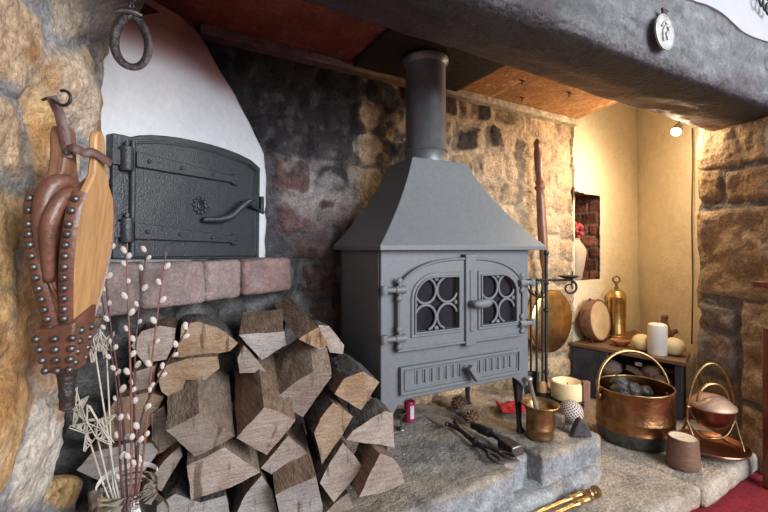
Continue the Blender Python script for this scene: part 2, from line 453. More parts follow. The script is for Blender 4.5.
# pale lime patches low on the sooty side, tar soot above, soot blotches on the warm stones
def patch(u0, u1, v0, v1, soft=.05):
    return sstep(u0-soft, u0+soft, U+.06*n3+.03*n4)*sstep(u1+soft, u1-soft, U+.06*n3+.03*n4)*sstep(v0-soft, v0+soft, V+.05*n4)*sstep(v1+soft, v1-soft, V+.05*n4)
pl = (patch(.44, .74, .80, 1.12)*sstep(-.10, .25, n4+.35*mort))[:, None]
cc = cc*(1-.9*pl)+np.array((.34, .31, .30))*.9*pl
pk = (patch(.46, .74, .45, .90)*sstep(.0, .3, n4))[:, None]
cc = cc*(1-.6*pk)+np.array((.17, .125, .13))*.6*pk
gd = (patch(.70, 1.1, .85, 1.45)*sstep(-.1, .2, n4))[:, None]
cc = cc*(1-.6*gd)+np.array((.33, .20, .09))*.6*gd
soot = (patch(.3, 1.60, .98, 1.5, .12)*sstep(-.12, .12, n1+.25*(1.35-U)-.5*mort*(U > 1.15)))[:, None]*.92
spk = sstep(.12, .4, fbm(np.stack([U*30, V*22, U*0+12], 1), 3))[:, None]*sstep(.8, .6, U)[:, None]
soot = np.maximum(soot, (sstep(.72, .6, U+.05*n3)*sstep(1.02, 1.14, V+.08*n3))[:, None]*.93)
cc = cc*(1-soot)+np.array((.026, .024, .026))*soot
cc = cc+spk*np.array((.035, .036, .039))
h = (1-mort)*(.016*np.sqrt(np.clip(dj/.04, 0, 1))) + .020*n1*(1-.5*mort) + .011*n2 + .004*n4
# cream plaster to the right
edge = U-(2.085+.014*n4+.02*n3)
cr = sstep(-.004, .004, edge)
ccr = np.array((.74, .63, .43))*(1+.05*n3[:, None])
cc = cc*(1-cr[:, None])+ccr*cr[:, None]
rimd = (np.abs(edge) < .006)[:, None]*.7*(V > .95)[:, None]
cc = cc*(1-rimd)+np.array((.10, .075, .05))*rimd
h = h*(1-cr)+(.018+.006*n3+.002*n1)*cr
drop = (U > 2.095) & (U < 2.352+.008*n4) & (V > .488) & (V < 1.008-.03*(U-2.1)+.008*n4)
pos = np.stack([U, BY-h, V], 1)
wb_ = struct(grid_mesh('wall_back', nu, nv, pos, cc, m_wallst, drop), 'rough stone back wall, sooty left, cream plaster right')
wb_.data.materials.append(m_cream)
wb_.data.polygons.foreach_set('material_index', [1 if cr[p.vertices[0]] > .5 else 0 for p in wb_.data.polygons])
# niche in the back wall
mb = MB()
def brickcol(vs):
    vs = np.array([tuple(v) for v in vs])
    return vs
def niche_face(p0, eu, ev, nu_, nv_, seed):
    """brick faced rectangle"""
    a = np.linspace(0, 1, nu_); b = np.linspace(0, 1, nv_)
    AA, BB = np.meshgrid(a, b); a = AA.ravel(); b = BB.ravel()
    lu, lv = Vector(eu).length, Vector(ev).length
    x = a*lu; z = b*lv
    row = np.floor(z/.072); xo = x+(row % 2)*.055
    fx = np.abs((xo/.115) % 1-.5)*.115; fz = np.abs((z/.072) % 1-.5)*.072
    jd = np.minimum(.0575-fx, .036-fz)
    m = 1-sstep(.003, .008, jd)
    nz = fbm(np.stack([x*25+seed, z*25, row], 1), 4)
    hsh = _hash(np.floor(xo/.115).astype(np.int64), row.astype(np.int64), np.full(len(x), seed))
    c = np.array((.30, .12, .08))*(.45+.95*hsh[:, None])*(1+.4*nz[:, None])
    c = c*(1-m[:, None])+np.array((.26, .19, .13))*m[:, None]
    n = Vector(eu).cross(Vector(ev)).normalized()
    hh = (1-m)*.005+.004*nz
    pos = np.array(p0)[None, :]+a[:, None]*np.array(eu)[None, :]+b[:, None]*np.array(ev)[None, :]+hh[:, None]*np.array(n)[None, :]
    return pos, c, nu_, nv_
parts = [niche_face((2.085, 1.64, .47), (.29, 0, 0), (0, 0, .56), 40, 70, 3),
         niche_face((2.36, 1.65, .47), (0, -.19, 0), (0, 0, .56), 30, 70, 5),
         niche_face((2.085, 1.45, .47), (0, .2, 0), (0, 0, .56), 30, 70, 9),
         niche_face((2.085, 1.455, .485), (.29, 0, 0), (0, .2, 0), 30, 20, 12),
         niche_face((2.085, 1.65, 1.01), (.29, 0, 0), (0, -.19, 0), 30, 20, 15)]
V_ = []; C_ = []; Fc = []
for (pp, c, a, b) in parts:
    base = len(V_); V_ += [Vector(p) for p in pp]; C_ += list(c)
    Fc += [[base+j*a+i, base+j*a+i+1, base+(j+1)*a+i+1, base+(j+1)*a+i] for j in range(b-1) for i in range(a-1)]
mb.v = V_; mb.f = Fc; mb.m = [0]*len(Fc)
struct(mb.build('wall_niche', m_wallst, None, smooth=60, cols=np.array(C_), recalc=False), 'brick lined niche in the cream wall')

# ---- cream right wall of the alcove
nu, nv = 120, 140
s = np.linspace(0, 1, nu); vv = np.linspace(-.2, 1.78, nv)
SS, VV = np.meshgrid(s, vv); S = SS.ravel(); V = VV.ravel()
B0 = np.array((2.80, 1.50)); B1 = np.array((2.24, .70))
nzz = fbm(np.stack([S*4, V*4, S*0+3], 1), 4); nz2 = fbm(np.stack([S*14, V*14, S*0+3], 1), 4)
off = .012*nzz+.003*nz2
leanx = .03*(V-.7)
pos = np.stack([B0[0]+(B1[0]-B0[0])*S-.82*off+leanx*-.5, B0[1]+(B1[1]-B0[1])*S+.57*off, V], 1)
cc = np.array((.74, .63, .43))[None, :]*(1+.05*nzz[:, None])
struct(grid_mesh('wall_alcove', nu, nv, pos, cc, m_cream), 'cream plastered side wall of the alcove')

# ---- right pillar: reveal, front and back
def pillar():
    nodes = [(2.60, .885), (2.215, .885), (2.19, .86), (2.085, .60), (2.075, .565), (2.10, .54), (2.75, .54)]
    path = [Vector((a, b, 0)) for a, b in nodes]
    seg = [0]
    for i in range(1, len(path)): seg.append(seg[-1]+(path[i]-path[i-1]).length)
    nu, nv = 260, 240
    us = np.linspace(0, seg[-1], nu); vs = np.linspace(-.22, 1.24, nv)
    base = np.array([[np.interp(u, seg, [p.x for p in path]), np.interp(u, seg, [p.y for p in path])] for u in us])
    tan = np.gradient(base, axis=0); tan /= np.linalg.norm(tan, axis=1)[:, None]
    # smooth the normals over the corner
    k = 9; ker = np.ones(k)/k
    tx = np.convolve(np.pad(tan[:, 0], k//2, 'edge'), ker, 'valid'); ty = np.convolve(np.pad(tan[:, 1], k//2, 'edge'), ker, 'valid')
    nrm = np.stack([ty, -tx], 1); nrm /= np.linalg.norm(nrm, axis=1)[:, None]
    nrm = -nrm if np.dot(nrm[int(nu*.5)], np.array((-1, 0))) < 0 else nrm
    UU, VV = np.meshgrid(us, vs); U = UU.ravel(); V = VV.ravel()
    u0 = seg[2]                          # start of the reveal (back corner)
    tanst = (.40, .28, .17); br = (.36, .24, .14); gy = (.26, .235, .21)
    def at(px, py):
        p0 = Vector((2.19, .86, 0)); p1 = Vector((2.085, .60, 0)); d = (p1-p0).normalized(); n = Vector((d.y, -d.x, 0))
        q = onPlane(px, py, p0, n); return (u0+(q-p0).dot(d), q.z)
    L = [(735, 150, tanst), (708, 190, br), (745, 183, br), (735, 240, tanst), (706, 245, tanst), (720, 312, gy), (752, 320, tanst), (712, 350, gy), (745, 370, br), (715, 400, br), (740, 420, tanst), (760, 260, br), (705, 285, br), (770, 150, br)]
    sd = []; sc = []
    for a, b, c in L:
        u, v = at(a, b); sd.append((u, v, 1)); sc.append(c)
    r2 = random.Random(5)
    for z in np.arange(-.2, 1.3, .17):
        for u in list(np.arange(.05, u0-.12, .2))+list(np.arange(seg[3]+.22, seg[-1]+.1, .22)):
            sd.append((u+r2.uniform(-.05, .05), z+r2.uniform(-.03, .03), 1)); sc.append(r2.choice([tanst, br, gy]))
    RP = [(690, 772, 118, 166), (690, 722, 171, 203), (727, 775, 168, 200), (690, 775, 208, 297), (690, 737, 305, 327), (742, 775, 303, 404), (690, 736, 332, 372), (690, 738, 378, 440), (743, 775, 410, 480), (690, 738, 445, 490)]
    rects = []; rc = []
    for k, (xa, xb, ya, yb) in enumerate(RP):
        ym = (ya+yb)/2; a0, v1 = at(xa, ym)[0], 0; a1 = at(xb, ym)[0]
        xm = min(760, max(700, (xa+xb)/2)); rects.append((a0, a1, at(xm, yb)[1], at(xm, ya)[1])); rc.append([tanst, br, br, tanst, gy, tanst, gy, br, br, tanst][k])
    for z in np.arange(-.3, 1.3, .17):
        for u in list(np.arange(-.2, u0-.03, .21)):
            rects.append((u, min(u+.2, u0-.015), z, z+.16)); rc.append(r2.choice([tanst, br, gy]))
        for u in np.arange(seg[3]+.10, seg[-1]+.1, .22):
            rects.append((u, u+.21, z, z+.16)); rc.append(r2.choice([tanst, br, gy]))
    sc = rc
    wp_ = np.stack([U*9, V*9, U*0], 1); Uw = U+.018*fbm(wp_, 4); Vw = V+.016*fbm(wp_+31.7, 4)
    dj = np.full(len(U), -1.0); idx = np.zeros(len(U), int)
    for k, (a0, a1, b0_, b1_) in enumerate(rects):
        d = np.minimum(np.minimum(Uw-a0, a1-Uw), np.minimum(Vw-b0_, b1_-Vw)); m_ = d > dj; dj = np.where(m_, d, dj); idx = np.where(m_, k, idx)
    mort = 1-sstep(-.002, .006, dj); dj = np.clip(dj, 0, 1)
    nid = np.stack([U*9, V*9, idx*1.7], 1)
    n1 = fbm(nid, 5); n2 = fbm(nid*2.5+3, 4); n4 = fbm(np.stack([U*6, V*12, U*0+5], 1), 4)
    c = np.array(sc)[idx]*(1+.3*n1[:, None])
    ru = sstep(.15, .5, n4)[:, None]; c = c*(1-.5*ru)+np.array((.25, .13, .055))*.5*ru
    c = c*(1-mort[:, None])+np.array((.175, .165, .16))*mort[:, None]
    h = (1-mort)*.010*np.sqrt(np.clip(dj/.02, 0, 1))+.018*n1*(1-.5*mort)+.009*n2
    I = np.tile(np.arange(nu), nv)
    pos = np.stack([base[I, 0]+nrm[I, 0]*h, base[I, 1]+nrm[I, 1]*h, V], 1)
    return grid_mesh('wall_right', nu, nv, pos, c, m_wallst2)
struct(pillar(), 'tan stone jamb right of the fireplace')

# ---- oven breast: white limewashed face with the bread oven, ledge below
O_l = Vector((-.0886, 1.14, 0)); d_o = Vector((.842, .539, 0)).normalized(); n_o = Vector((d_o.y, -d_o.x, 0))   # n_o faces the room
def oven(px, py, off=0.0): return onPlane(px, py, O_l+n_o*off, n_o)
def oven_uv(u, v, off=0.0): return O_l+d_o*u+n_o*off+Z_*v
bx = [(100, 262), (100, 30), (118, 24), (140, 17), (158, 14), (172, 15), (187, 23), (200, 36), (209, 50), (218, 68), (227, 84), (236, 98), (244, 113), (251, 128), (260, 146), (264, 156), (265.5, 190), (266, 225), (265, 262)]
outl = [((oven(a, b, -.042)-O_l).dot(d_o), oven(a, b, -.042).z) for a, b in bx]
outl[0] = (-.25, .60); outl[1] = (-.25, 1.33); outl[-1] = (outl[-1][0], .60)
def breast():
    import bisect
    nu, nv = 90, 110
    zs = np.linspace(.60, max(p[1] for p in outl)-.002, nv)
    pos = []; col = []
    right = [p for p in outl[5:]]
    right_z = [p[1] for p in right][::-1]; right_u = [p[0] for p in right][::-1]
    left = outl[1:6]; left_z = [p[1] for p in left]; left_u = [p[0] for p in left]
    for z in zs:
        ur = np.interp(z, right_z, right_u)
        ul = -.25 if z < 1.28 else np.interp(z, sorted(left_z), [u for _, u in sorted(zip(left_z, left_u))])
        for i in range(nu):
            t = i/(nu-1)
            if t < .86: u = ul+(ur-ul)*(t/.86); back = 0; e = (1-t/.86)*(ur-ul)
            else: u = ur; back = (t-.86)/.14*.30; e = 0
            rnd = .035*(1-math.sqrt(max(0, 1-(1-min(1, e/.035))**2))) if back == 0 else .035
            topf = max(0, (z-1.0)/.3)
            q = oven_uv(u, z, -.022-rnd-back)
            pos.append(tuple(q)); col.append((u, z))
    pos = np.array(pos); uv = np.array(col)
    nz = fbm(np.stack([uv[:, 0]*5, uv[:, 1]*5, uv[:, 0]*0], 1), 4); nz2 = fbm(np.stack([uv[:, 0]*22, uv[:, 1]*22, uv[:, 0]*0], 1), 3)
    rag = sstep(.8, .86, np.tile(np.linspace(0, 1, nu), nv))*(.010*fbm(np.stack([uv[:, 1]*14, uv[:, 0]*0, uv[:, 0]*0], 1), 3)); pos[:, :2] += np.array((d_o.x, d_o.y))[None, :]*rag[:, None]
    pos[:, :2] += (np.array((n_o.x, n_o.y))[None, :])*(.006*nz+.0015*nz2)[:, None]
    w = np.array((.56, .575, .60)); s_ = np.array((.17, .085, .070)); mid = np.array((.34, .25, .27))
    t = sstep(1.15, 1.215, uv[:, 1]+.03*nz+.05*uv[:, 0])[:, None]; t2 = sstep(1.19, 1.24, uv[:, 1]+.03*nz+.05*uv[:, 0])[:, None]
    c = w*(1-t)+mid*t; c = c*(1-t2)+s_*t2
    return grid_mesh('wall_oven', nu, nv, pos, c, m_plaster)
struct(breast(), 'white limewashed breast around the iron oven door')
# stone base under the ledge
nu, nv = 200, 110
us = np.linspace(0, 1.25, nu); vs = np.linspace(-.2, .64, nv)
pathx = np.array([-.55, .06, .40, .47, .60]); pathy = np.array([1.29, 1.29, 1.43, 1.46, 1.50])
sl = np.concatenate([[0], np.cumsum(np.hypot(np.diff(pathx), np.diff(pathy)))])
bxx = np.interp(us*sl[-1]/1.25, sl, pathx); byy = np.interp(us*sl[-1]/1.25, sl, pathy)
UU, VV = np.meshgrid(us, vs); U = UU.ravel(); V = VV.ravel()
sd = rowseeds(-.1, 1.3, -.2, .7, .12, .10, .20, random.Random(3))
idx, dj = cells(U, V, sd, .02, 10); mort = 1-sstep(.004, .016, dj)
r3 = random.Random(8); sc = np.array([np.array((.14, .135, .135))*(.4+1.1*r3.random()) for _ in sd])
n1 = fbm(np.stack([U*10, V*10, idx*1.9], 1), 5); n4 = fbm(np.stack([U*20, V*20, U*0], 1), 4)
c = sc[idx]*(1+.5*n1[:, None]); c = c*(1-mort[:, None])+np.array((.06, .058, .058))*mort[:, None]
wl = (sstep(.15, .45, n4)*sstep(.40, .5, V))[:, None]*.5; c = c*(1-wl)+np.array((.33, .32, .31))*wl
h = (1-mort)*.012+.014*n1
I = np.tile(np.arange(nu), nv)
pos = np.stack([bxx[I], byy[I]-h, V], 1)
struct(grid_mesh('wall_oven_base', nu, nv, pos, c, m_wallst), 'sooty stonework under the oven ledge')

# oven ledge of old pinkish bricks
def rough_block(mbs, cols, o, eu, ev, ew, n, seed, colr, amp=.006, rnd=.012, bulge=0):
    """box spanned by eu, ev, ew from o, six subdivided faces with rounded edges and noise"""
    o = Vector(o); eu, ev, ew = Vector(eu), Vector(ev), Vector(ew)
    lu, lv, lw_ = eu.length, ev.length, ew.length
    nu_, nv_, nw_ = [max(2, int(math.ceil(l/n))+1) for l in (lu, lv, lw_)]
    seen = {}
    vs = []; fs = []
    def vid(i, j, k):
        key = (i, j, k)
        if key not in seen:
            seen[key] = len(vs); vs.append((i/(nu_-1), j/(nv_-1), k/(nw_-1)))
        return seen[key]
    for (a, b, fix) in ((nu_, nv_, 'w'), (nu_, nw_, 'v'), (nv_, nw_, 'u')):
        for side in (0, 1):
            for i in range(a-1):
                for j in range(b-1):
                    q = []
                    for (x, y) in ((i, j), (i+1, j), (i+1, j+1), (i, j+1)):
                        if fix == 'w': q.append(vid(x, y, side*(nw_-1)))
                        elif fix == 'v': q.append(vid(x, side*(nv_-1), y))
                        else: q.append(vid(side*(nu_-1), x, y))
                    fs.append(q)
    a = np.array(vs); L = np.array([lu, lv, lw_])
    p = a*L
    inner = np.clip(p, rnd, L-rnd); dlt = p-inner; dn = np.linalg.norm(dlt, axis=1)
    dl2 = np.where(dn[:, None] > 1e-9, dlt/np.maximum(dn, 1e-9)[:, None], 0)
    p2 = inner+dl2*rnd
    E = np.array([tuple(eu.normalized()), tuple(ev.normalized()), tuple(ew.normalized())])
    w = np.array(tuple(o))+p2@E
    nn = dl2@E
    nz = fbm(w*9+seed*3.3, 5); nz2 = fbm(w*30+seed, 3)
    w = w+nn*(amp*nz+amp*.35*nz2)[:, None]
    base = len(mbs.v)
    mbs.v += [Vector(q) for q in w]
    for f in fs: mbs.f.append([i+base for i in f]); mbs.m.append(0)
    cols.append(colr(w, nz, nz2) if callable(colr) else np.array(colr)[None, :]*(1+.25*nz[:, None]))
mb = MB(); cols = []
def bc(base):
    def f(w, nz, nz2):
        c = np.array(base)[None, :]*(1+.35*nz[:, None])
        g = sstep(.1, .5, fbm(w*14+4, 4))[:, None]; c = c*(1-.5*g)+np.array((.27, .255, .25))*.5*g
        k = sstep(.15, .45, fbm(w*8+40, 4))[:, None]; return c*(1-.5*k)+np.array((.10, .09, .09))*.5*k
    return f
for (u0, u1, zb, col, pr) in ((-.25, .035, .527, (.24, .185, .17), .062), (.04, .215, .530, (.27, .20, .185), .06), (.22, .345, .528, (.30, .225, .21), .058), (.352, .566, .531, (.26, .165, .155), .066)):
    rough_block(mb, cols, oven_uv(u0, zb, pr), d_o*(u1-u0), Z_*(.645-zb), -n_o*.20, .012, u0*9+3, bc(col), .006, .014)
struct(mb.build('trim_1', m_brickled, None, smooth=60, cols=np.concatenate(cols), recalc=True), 'ledge of worn pink bricks under the oven door')

# ---- hearth
mb = MB(); cols = []
def slabcol(w, nz, nz2):
    c = np.array((.36, .305, .245))[None, :]*(1+.40*nz[:, None])
    g = sstep(-.05, .3, fbm(w*5+11, 4))[:, None]
    front = sstep(-.012, -.03, w[:, 2])[:, None]
    c = c*(1-.6*g)+np.array((.215, .215, .22))*.6*g
    # sides of the blocks: paler, cooler grey than the tops
    c = c*(1-front)+(np.array((.31, .32, .335))[None, :]*(1+.45*nz[:, None]))*front
    warm = sstep(.0, .35, fbm(w*7+31, 4))[:, None]
    c = c*(1-.4*warm)+np.array((.48, .35, .23))*.4*warm
    k = sstep(.15, .4, fbm(w*16+71, 4))[:, None]; c = c*(1-.55*k)+np.array((.12, .115, .115))*.5*k
    return c
ZL = -.14
rough_block(mb, cols, (-.45, .865, ZL-.06), (1.408, 0, 0), (0, .70, 0), (0, 0, .20), .013, 2, slabcol, .013, .011)
rough_block(mb, cols, (.955, .900, ZL-.06), (.082, 0, 0), (0, .60, 0), (0, 0, .196), .013, 7, slabcol, .009, .010)
rough_block(mb, cols, (1.030, .930, ZL-.06), (.072, 0, 0), (0, .60, 0), (0, 0, .186), .013, 9, slabcol, .010, .012)
rough_block(mb, cols, (1.094, .868, ZL-.06), (.314, 0, 0), (0, .62, 0), (0, 0, .20), .013, 11, slabcol, .013, .011)
rough_block(mb, cols, (.40, .836, ZL-.03), (.98, 0, 0), (0, .12, 0), (0, 0, .075), .013, 15, slabcol, .016, .022)
struct(mb.build('hearth_step', m_slab, None, smooth=60, cols=np.concatenate(cols), recalc=True), 'raised grey stone hearth under the stove')
mb = MB(); cols = []
rough_block(mb, cols, (1.36, .98, ZL-.03), (.20, .14, 0), (-.14, .42, 0), (0, 0, .165), .016, 13, slabcol, .007, .02)
struct(mb.build('hearth_step', m_slab, None, smooth=60, cols=np.concatenate(cols), recalc=True), 'sandy stone beside the big candle')
mb = MB(); cols = []
def lowcol(w, nz, nz2):
    c = np.array((.47, .39, .31))[None, :]*(1+.35*nz[:, None])
    g = sstep(-.1, .3, fbm(w*4.5+21, 4))[:, None]; c = c*(1-.45*g)+np.array((.29, .285, .28))*.45*g
    k = sstep(.2, .5, fbm(w*9+7, 4))[:, None]; return c*(1-.4*k)+np.array((.17, .14, .12))*.4*k
rough_block(mb, cols, (.3, .70, ZL-.07), (1.33, -.055, 0), (0, .90, 0), (0, 0, .07), .018, 3, lowcol, .008, .014)
rough_block(mb, cols, (1.625, .632, ZL-.072), (.62, .012, 0), (0, .90, 0), (0, 0, .072), .018, 5, lowcol, .008, .014)
struct(mb.build('hearth_floor', m_slab, None, smooth=60, cols=np.concatenate(cols), recalc=True), 'lower pale stone hearth slabs')
mb = MB(); mb.box((1.2, .5, -.23), (5, 3.2, .03)); struct(mb.build('floor', m_carpet, None, smooth=0), 'red carpet in front of the hearth')

# ---- ceiling of the recess
def board(name, x0, x1, y0, y1, z, colf, th=.03, slant=0):
    nu, nv = max(8, int((x1-x0)/.012)), max(8, int((y1-y0)/.012))
    a = np.linspace(0, 1, nu); b = np.linspace(0, 1, nv)
    AA, BB = np.meshgrid(a, b); a = AA.ravel(); b = BB.ravel()
    y = y0+(y1-y0)*b; x = x0+(x1+slant*(y1-y)-x0)*a
    nz = fbm(np.stack([x*9, y*9, x*0+z], 1), 4)
    pos = np.stack([x, y, z+.004*nz], 1)
    ob = grid_mesh(name, nu, nv, pos, colf(x, y, nz), m_ceil)
    md = ob.modifiers.new('solid', 'SOLIDIFY'); md.thickness = th; md.offset = 1 if False else -1
    return ob
def rusty(x, y, nz):
    c = np.array((.21, .062, .040))[None, :]*(1+.5*nz[:, None])
    o = sstep(.1, .5, fbm(np.stack([x*5, y*5, x*0+9], 1), 4))[:, None]; c = c*(1-.55*o)+np.array((.30, .13, .055))*.55*o
    s_ = sstep(.40, .5, fbm(np.stack([x*18, y*30, x*0+2], 1), 4))[:, None]; return c*(1-.5*s_)+np.array((.28, .19, .17))*.5*s_
def sooty(x, y, nz):
    return np.array((.022, .018, .016))[None, :]*(1+.5*nz[:, None])
def orange(x, y, nz):
    c = np.array((.46, .225, .085))[None, :]*(1+.25*nz[:, None])
    j = np.abs(((x-y*.15)/.30) % 1-.5) > .488
    n = fbm(np.stack([x*12, y*12, x*0+3], 1), 4)
    k = (np.abs(n) < .03)[:, None]*.6; c = c*(1-k)+np.array((.62, .42, .24))*k
    return np.where(j[:, None], np.array((.66, .50, .32)), c)
CZ = 1.438
struct(board('ceiling', -.6, .669, .80, 1.50, CZ, rusty), 'dark red boards over the left of the recess')
struct(board('ceiling', .672, 1.19, .80, 1.50, CZ-.018, sooty), 'sooty opening plate round the flue')
struct(board('ceiling', 1.193, 2.10, .80, 1.50, CZ, orange, slant=-.27), 'orange brown boards right of the flue')
mb = MB(); mb.box((2.3, 1.15, 1.80), (2.0, 1.0, .04)); struct(mb.build('ceiling', m_batten, None, smooth=0), 'upper ceiling of the alcove')
mb = MB(); cols = []
def batcol(w, nz, nz2):
    x = w[:, 0]+.15*nz
    a = np.array((.16, .105, .115)); b_ = np.array((.26, .165, .08)); c_ = np.array((.56, .48, .36))
    t = sstep(.55, .80, x)[:, None]; t2 = sstep(1.05, 1.3, x)[:, None]
    c = a*(1-t)+b_*t; c = c*(1-t2)+c_*t2
    return c*(1+.5*nz2[:, None])
rough_block(mb, cols, (.13, BY-.058, 1.374), (1.96, 0, 0), (0, .05, 0), (0, 0, .034), .008, 31, batcol, .003, .004)
struct(mb.build('trim_2', m_beam, None, smooth=50, cols=np.concatenate(cols)), 'batten along the top of the back wall, smoke darkened at its left')
# small iron hooks under the boards
for k, (hx_, hy_) in enumerate(((522, 80), (522, 97), (569, 92))):
    q = onZ(hx_, hy_, CZ-.03); mb = MB(); mb.tube([q+Z_*.006, q-Z_*.022], .0028, 6); mb.tube([q-X_*.014-Z_*.003, q+X_*.014-Z_*.003], .0035, 6)
    tag(mb.build('ceiling_hook', m_iron, None, smooth=60), ('small iron nail hook in the orange boards nearest the beam', 'small iron nail hook in the orange boards near the back batten', 'small iron nail hook in the orange boards toward the cream wall')[k], 'hook', 'iron hooks in the boards')
# ---- beam
def gr_(X, Yp, Zp): return fbm(np.stack([X*3, Yp*60, Zp*60], 1), 4)
def beam():
    nx = 620
    xs = np.linspace(-.7, 2.75, nx)
    prof = [(.60, 1.47), (.60, 1.42), (.60, 1.37), (.602, 1.33), (.603, 1.29), (.605, 1.26), (.607, 1.235), (.612, 1.217), (.622, 1.206), (.64, 1.199), (.665, 1.196), (.69, 1.194), (.715, 1.193), (.735, 1.195), (.76, 1.197), (.785, 1.198), (.81, 1.20), (.828, 1.206), (.838, 1.222), (.84, 1.26), (.84, 1.32), (.84, 1.40), (.84, 1.47)]
    # finer profile
    pr = []
    for i in range(len(prof)-1):
        for t in (0, .34, .67): pr.append((prof[i][0]+(prof[i+1][0]-prof[i][0])*t, prof[i][1]+(prof[i+1][1]-prof[i][1])*t))
    pr.append(prof[-1]); pr = np.array(pr); npf = len(pr)
    X = np.repeat(xs[None, :], npf, 0).ravel(); Yp = np.repeat(pr[:, 0][:, None], nx, 1).ravel(); Zp = np.repeat(pr[:, 1][:, None], nx, 1).ravel()
    front = (Yp < .615)
    Yw = Yp+np.where(Yp < .75, (.655-.044*X-.622)*np.clip((.75-Yp)/.14, 0, 1), 0)
    n1 = fbm(np.stack([X*2.2, Yp*14, Zp*14], 1), 5); n2 = fbm(np.stack([X*12, Yp*30, Zp*30], 1), 4)
    Yw = Yw-.006*n1; n5 = fbm(np.stack([X*26, Yp*40, Zp*40], 1), 3); Zw = Zp+.006*n1+.004*n2; Yw = Yw-.0035*n5-.005*sstep(.25, .5, n2)+.004*gr_(X, Yp, Zp)
    gr = fbm(np.stack([X*3, Yp*60, Zp*60], 1), 4)
    c = np.array((.135, .135, .142))[None, :]*(1+.35*n1[:, None]+.45*gr[:, None])
    pu = sstep(.1, .5, fbm(np.stack([X*4, Yp*6, Zp*9+3], 1), 4))[:, None]; c = c*(1-.65*pu)+np.array((.060, .034, .045))*.65*pu
    ht = sstep(.15, .45, n2)[:, None]; c = c*(1-.4*ht)+np.array((.26, .26, .275))*.4*ht
    pit = sstep(.2, .4, fbm(np.stack([X*16, Yp*50, Zp*50+7], 1), 4))[:, None]; c = c*(1-.6*pit)+np.array((.04, .035, .042))*.6*pit
    c = c*(1-.40*sstep(1.15, .75, X+.2*n1)[:, None])
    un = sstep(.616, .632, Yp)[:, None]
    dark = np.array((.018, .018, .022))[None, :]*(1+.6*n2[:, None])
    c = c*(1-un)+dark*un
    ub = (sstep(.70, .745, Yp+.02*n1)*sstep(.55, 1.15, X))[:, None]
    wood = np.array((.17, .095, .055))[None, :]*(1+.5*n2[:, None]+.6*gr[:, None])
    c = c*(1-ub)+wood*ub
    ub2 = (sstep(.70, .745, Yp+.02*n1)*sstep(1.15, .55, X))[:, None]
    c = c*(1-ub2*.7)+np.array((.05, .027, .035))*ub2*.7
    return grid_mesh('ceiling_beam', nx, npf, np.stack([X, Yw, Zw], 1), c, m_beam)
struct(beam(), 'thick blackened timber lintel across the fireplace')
# white plaster above the beam, its lower edge wavy
lowe = [(.2, 1.455), (.7, 1.45), (1.05, 1.425), (1.22, 1.402), (1.37, 1.407), (1.45, 1.416), (1.54, 1.416), (1.62, 1.402), (1.69, 1.391), (1.80, 1.396), (1.97, 1.413), (2.2, 1.42), (2.8, 1.42)]
le = bez([(x, 0, z) for x, z in lowe], 6)
mb = MB(); nn = len(le)
vs = [(p.x, .648-.044*p.x-.022, p.z) for p in le]+[(p.x, .648-.044*p.x-.026, p.z+.02) for p in le]+[(p.x, .648-.044*p.x-.028, 2.1) for p in le]+[(p.x, .66, p.z) for p in le]
fs = []
for i in range(nn-1):
    for r in range(2): fs.append((r*nn+i, r*nn+i+1, (r+1)*nn+i+1, (r+1)*nn+i))
    fs.append((i, i+1, 3*nn+i+1, 3*nn+i))
mb.add(vs, fs); m_white = M('white_plaster', (.33, .33, .355), .85, 0, .06, 12, .2, 40)
struct(mb.build('wall_front', m_white, None, smooth=50), 'white plaster wall above the beam')

# ================================================================== STOVE
X0, X1, YF, YB = .588, 1.190, 1.026, 1.345
SZ0, SZ1 = .215, .676
stove = thing('wood_stove', 'grey cast iron wood burning stove with two glazed doors standing on the stone hearth', 'stove', ((X0+X1)/2, (YF+YB)/2, 0))
mb = MB()
# hollow firebox shell
mb.box(((X0+X1)/2, YB-.01, (SZ0+SZ1)/2), (X1-X0, .02, SZ1-SZ0))
mb.box((X0+.01, (YF+YB)/2, (SZ0+SZ1)/2), (.02, YB-YF, SZ1-SZ0)); mb.box((X1-.01, (YF+YB)/2, (SZ0+SZ1)/2), (.02, YB-YF, SZ1-SZ0))
mb.box(((X0+X1)/2, (YF+YB)/2, SZ0+.01), (X1-X0, YB-YF, .02)); mb.box(((X0+X1)/2, (YF+YB)/2, SZ1-.01), (X1-X0, YB-YF, .02))
body = mb.build('body', m_stove, stove, smooth=30, bevel=.004)
# front plate with an arched apron at the bottom
def qp(x, z, y=YF): return Vector((x, y, z))
ap = [qp(X0, SZ1), qp(X1, SZ1), qp(X1, .178), qp(X1-.022, .175), qp(X1-.045, .20), qp(X1-.07, SZ0+.002), qp(X0+.085, SZ0+.002), qp(X0+.055, .20), qp(X0+.028, .155), qp(X0, .15)]
mb = MB(); mb.prism(ap, (0, -.010, 0))
mb.build('front_plate', m_stove, stove, smooth=30, bevel=.003)
YP = YF-.010
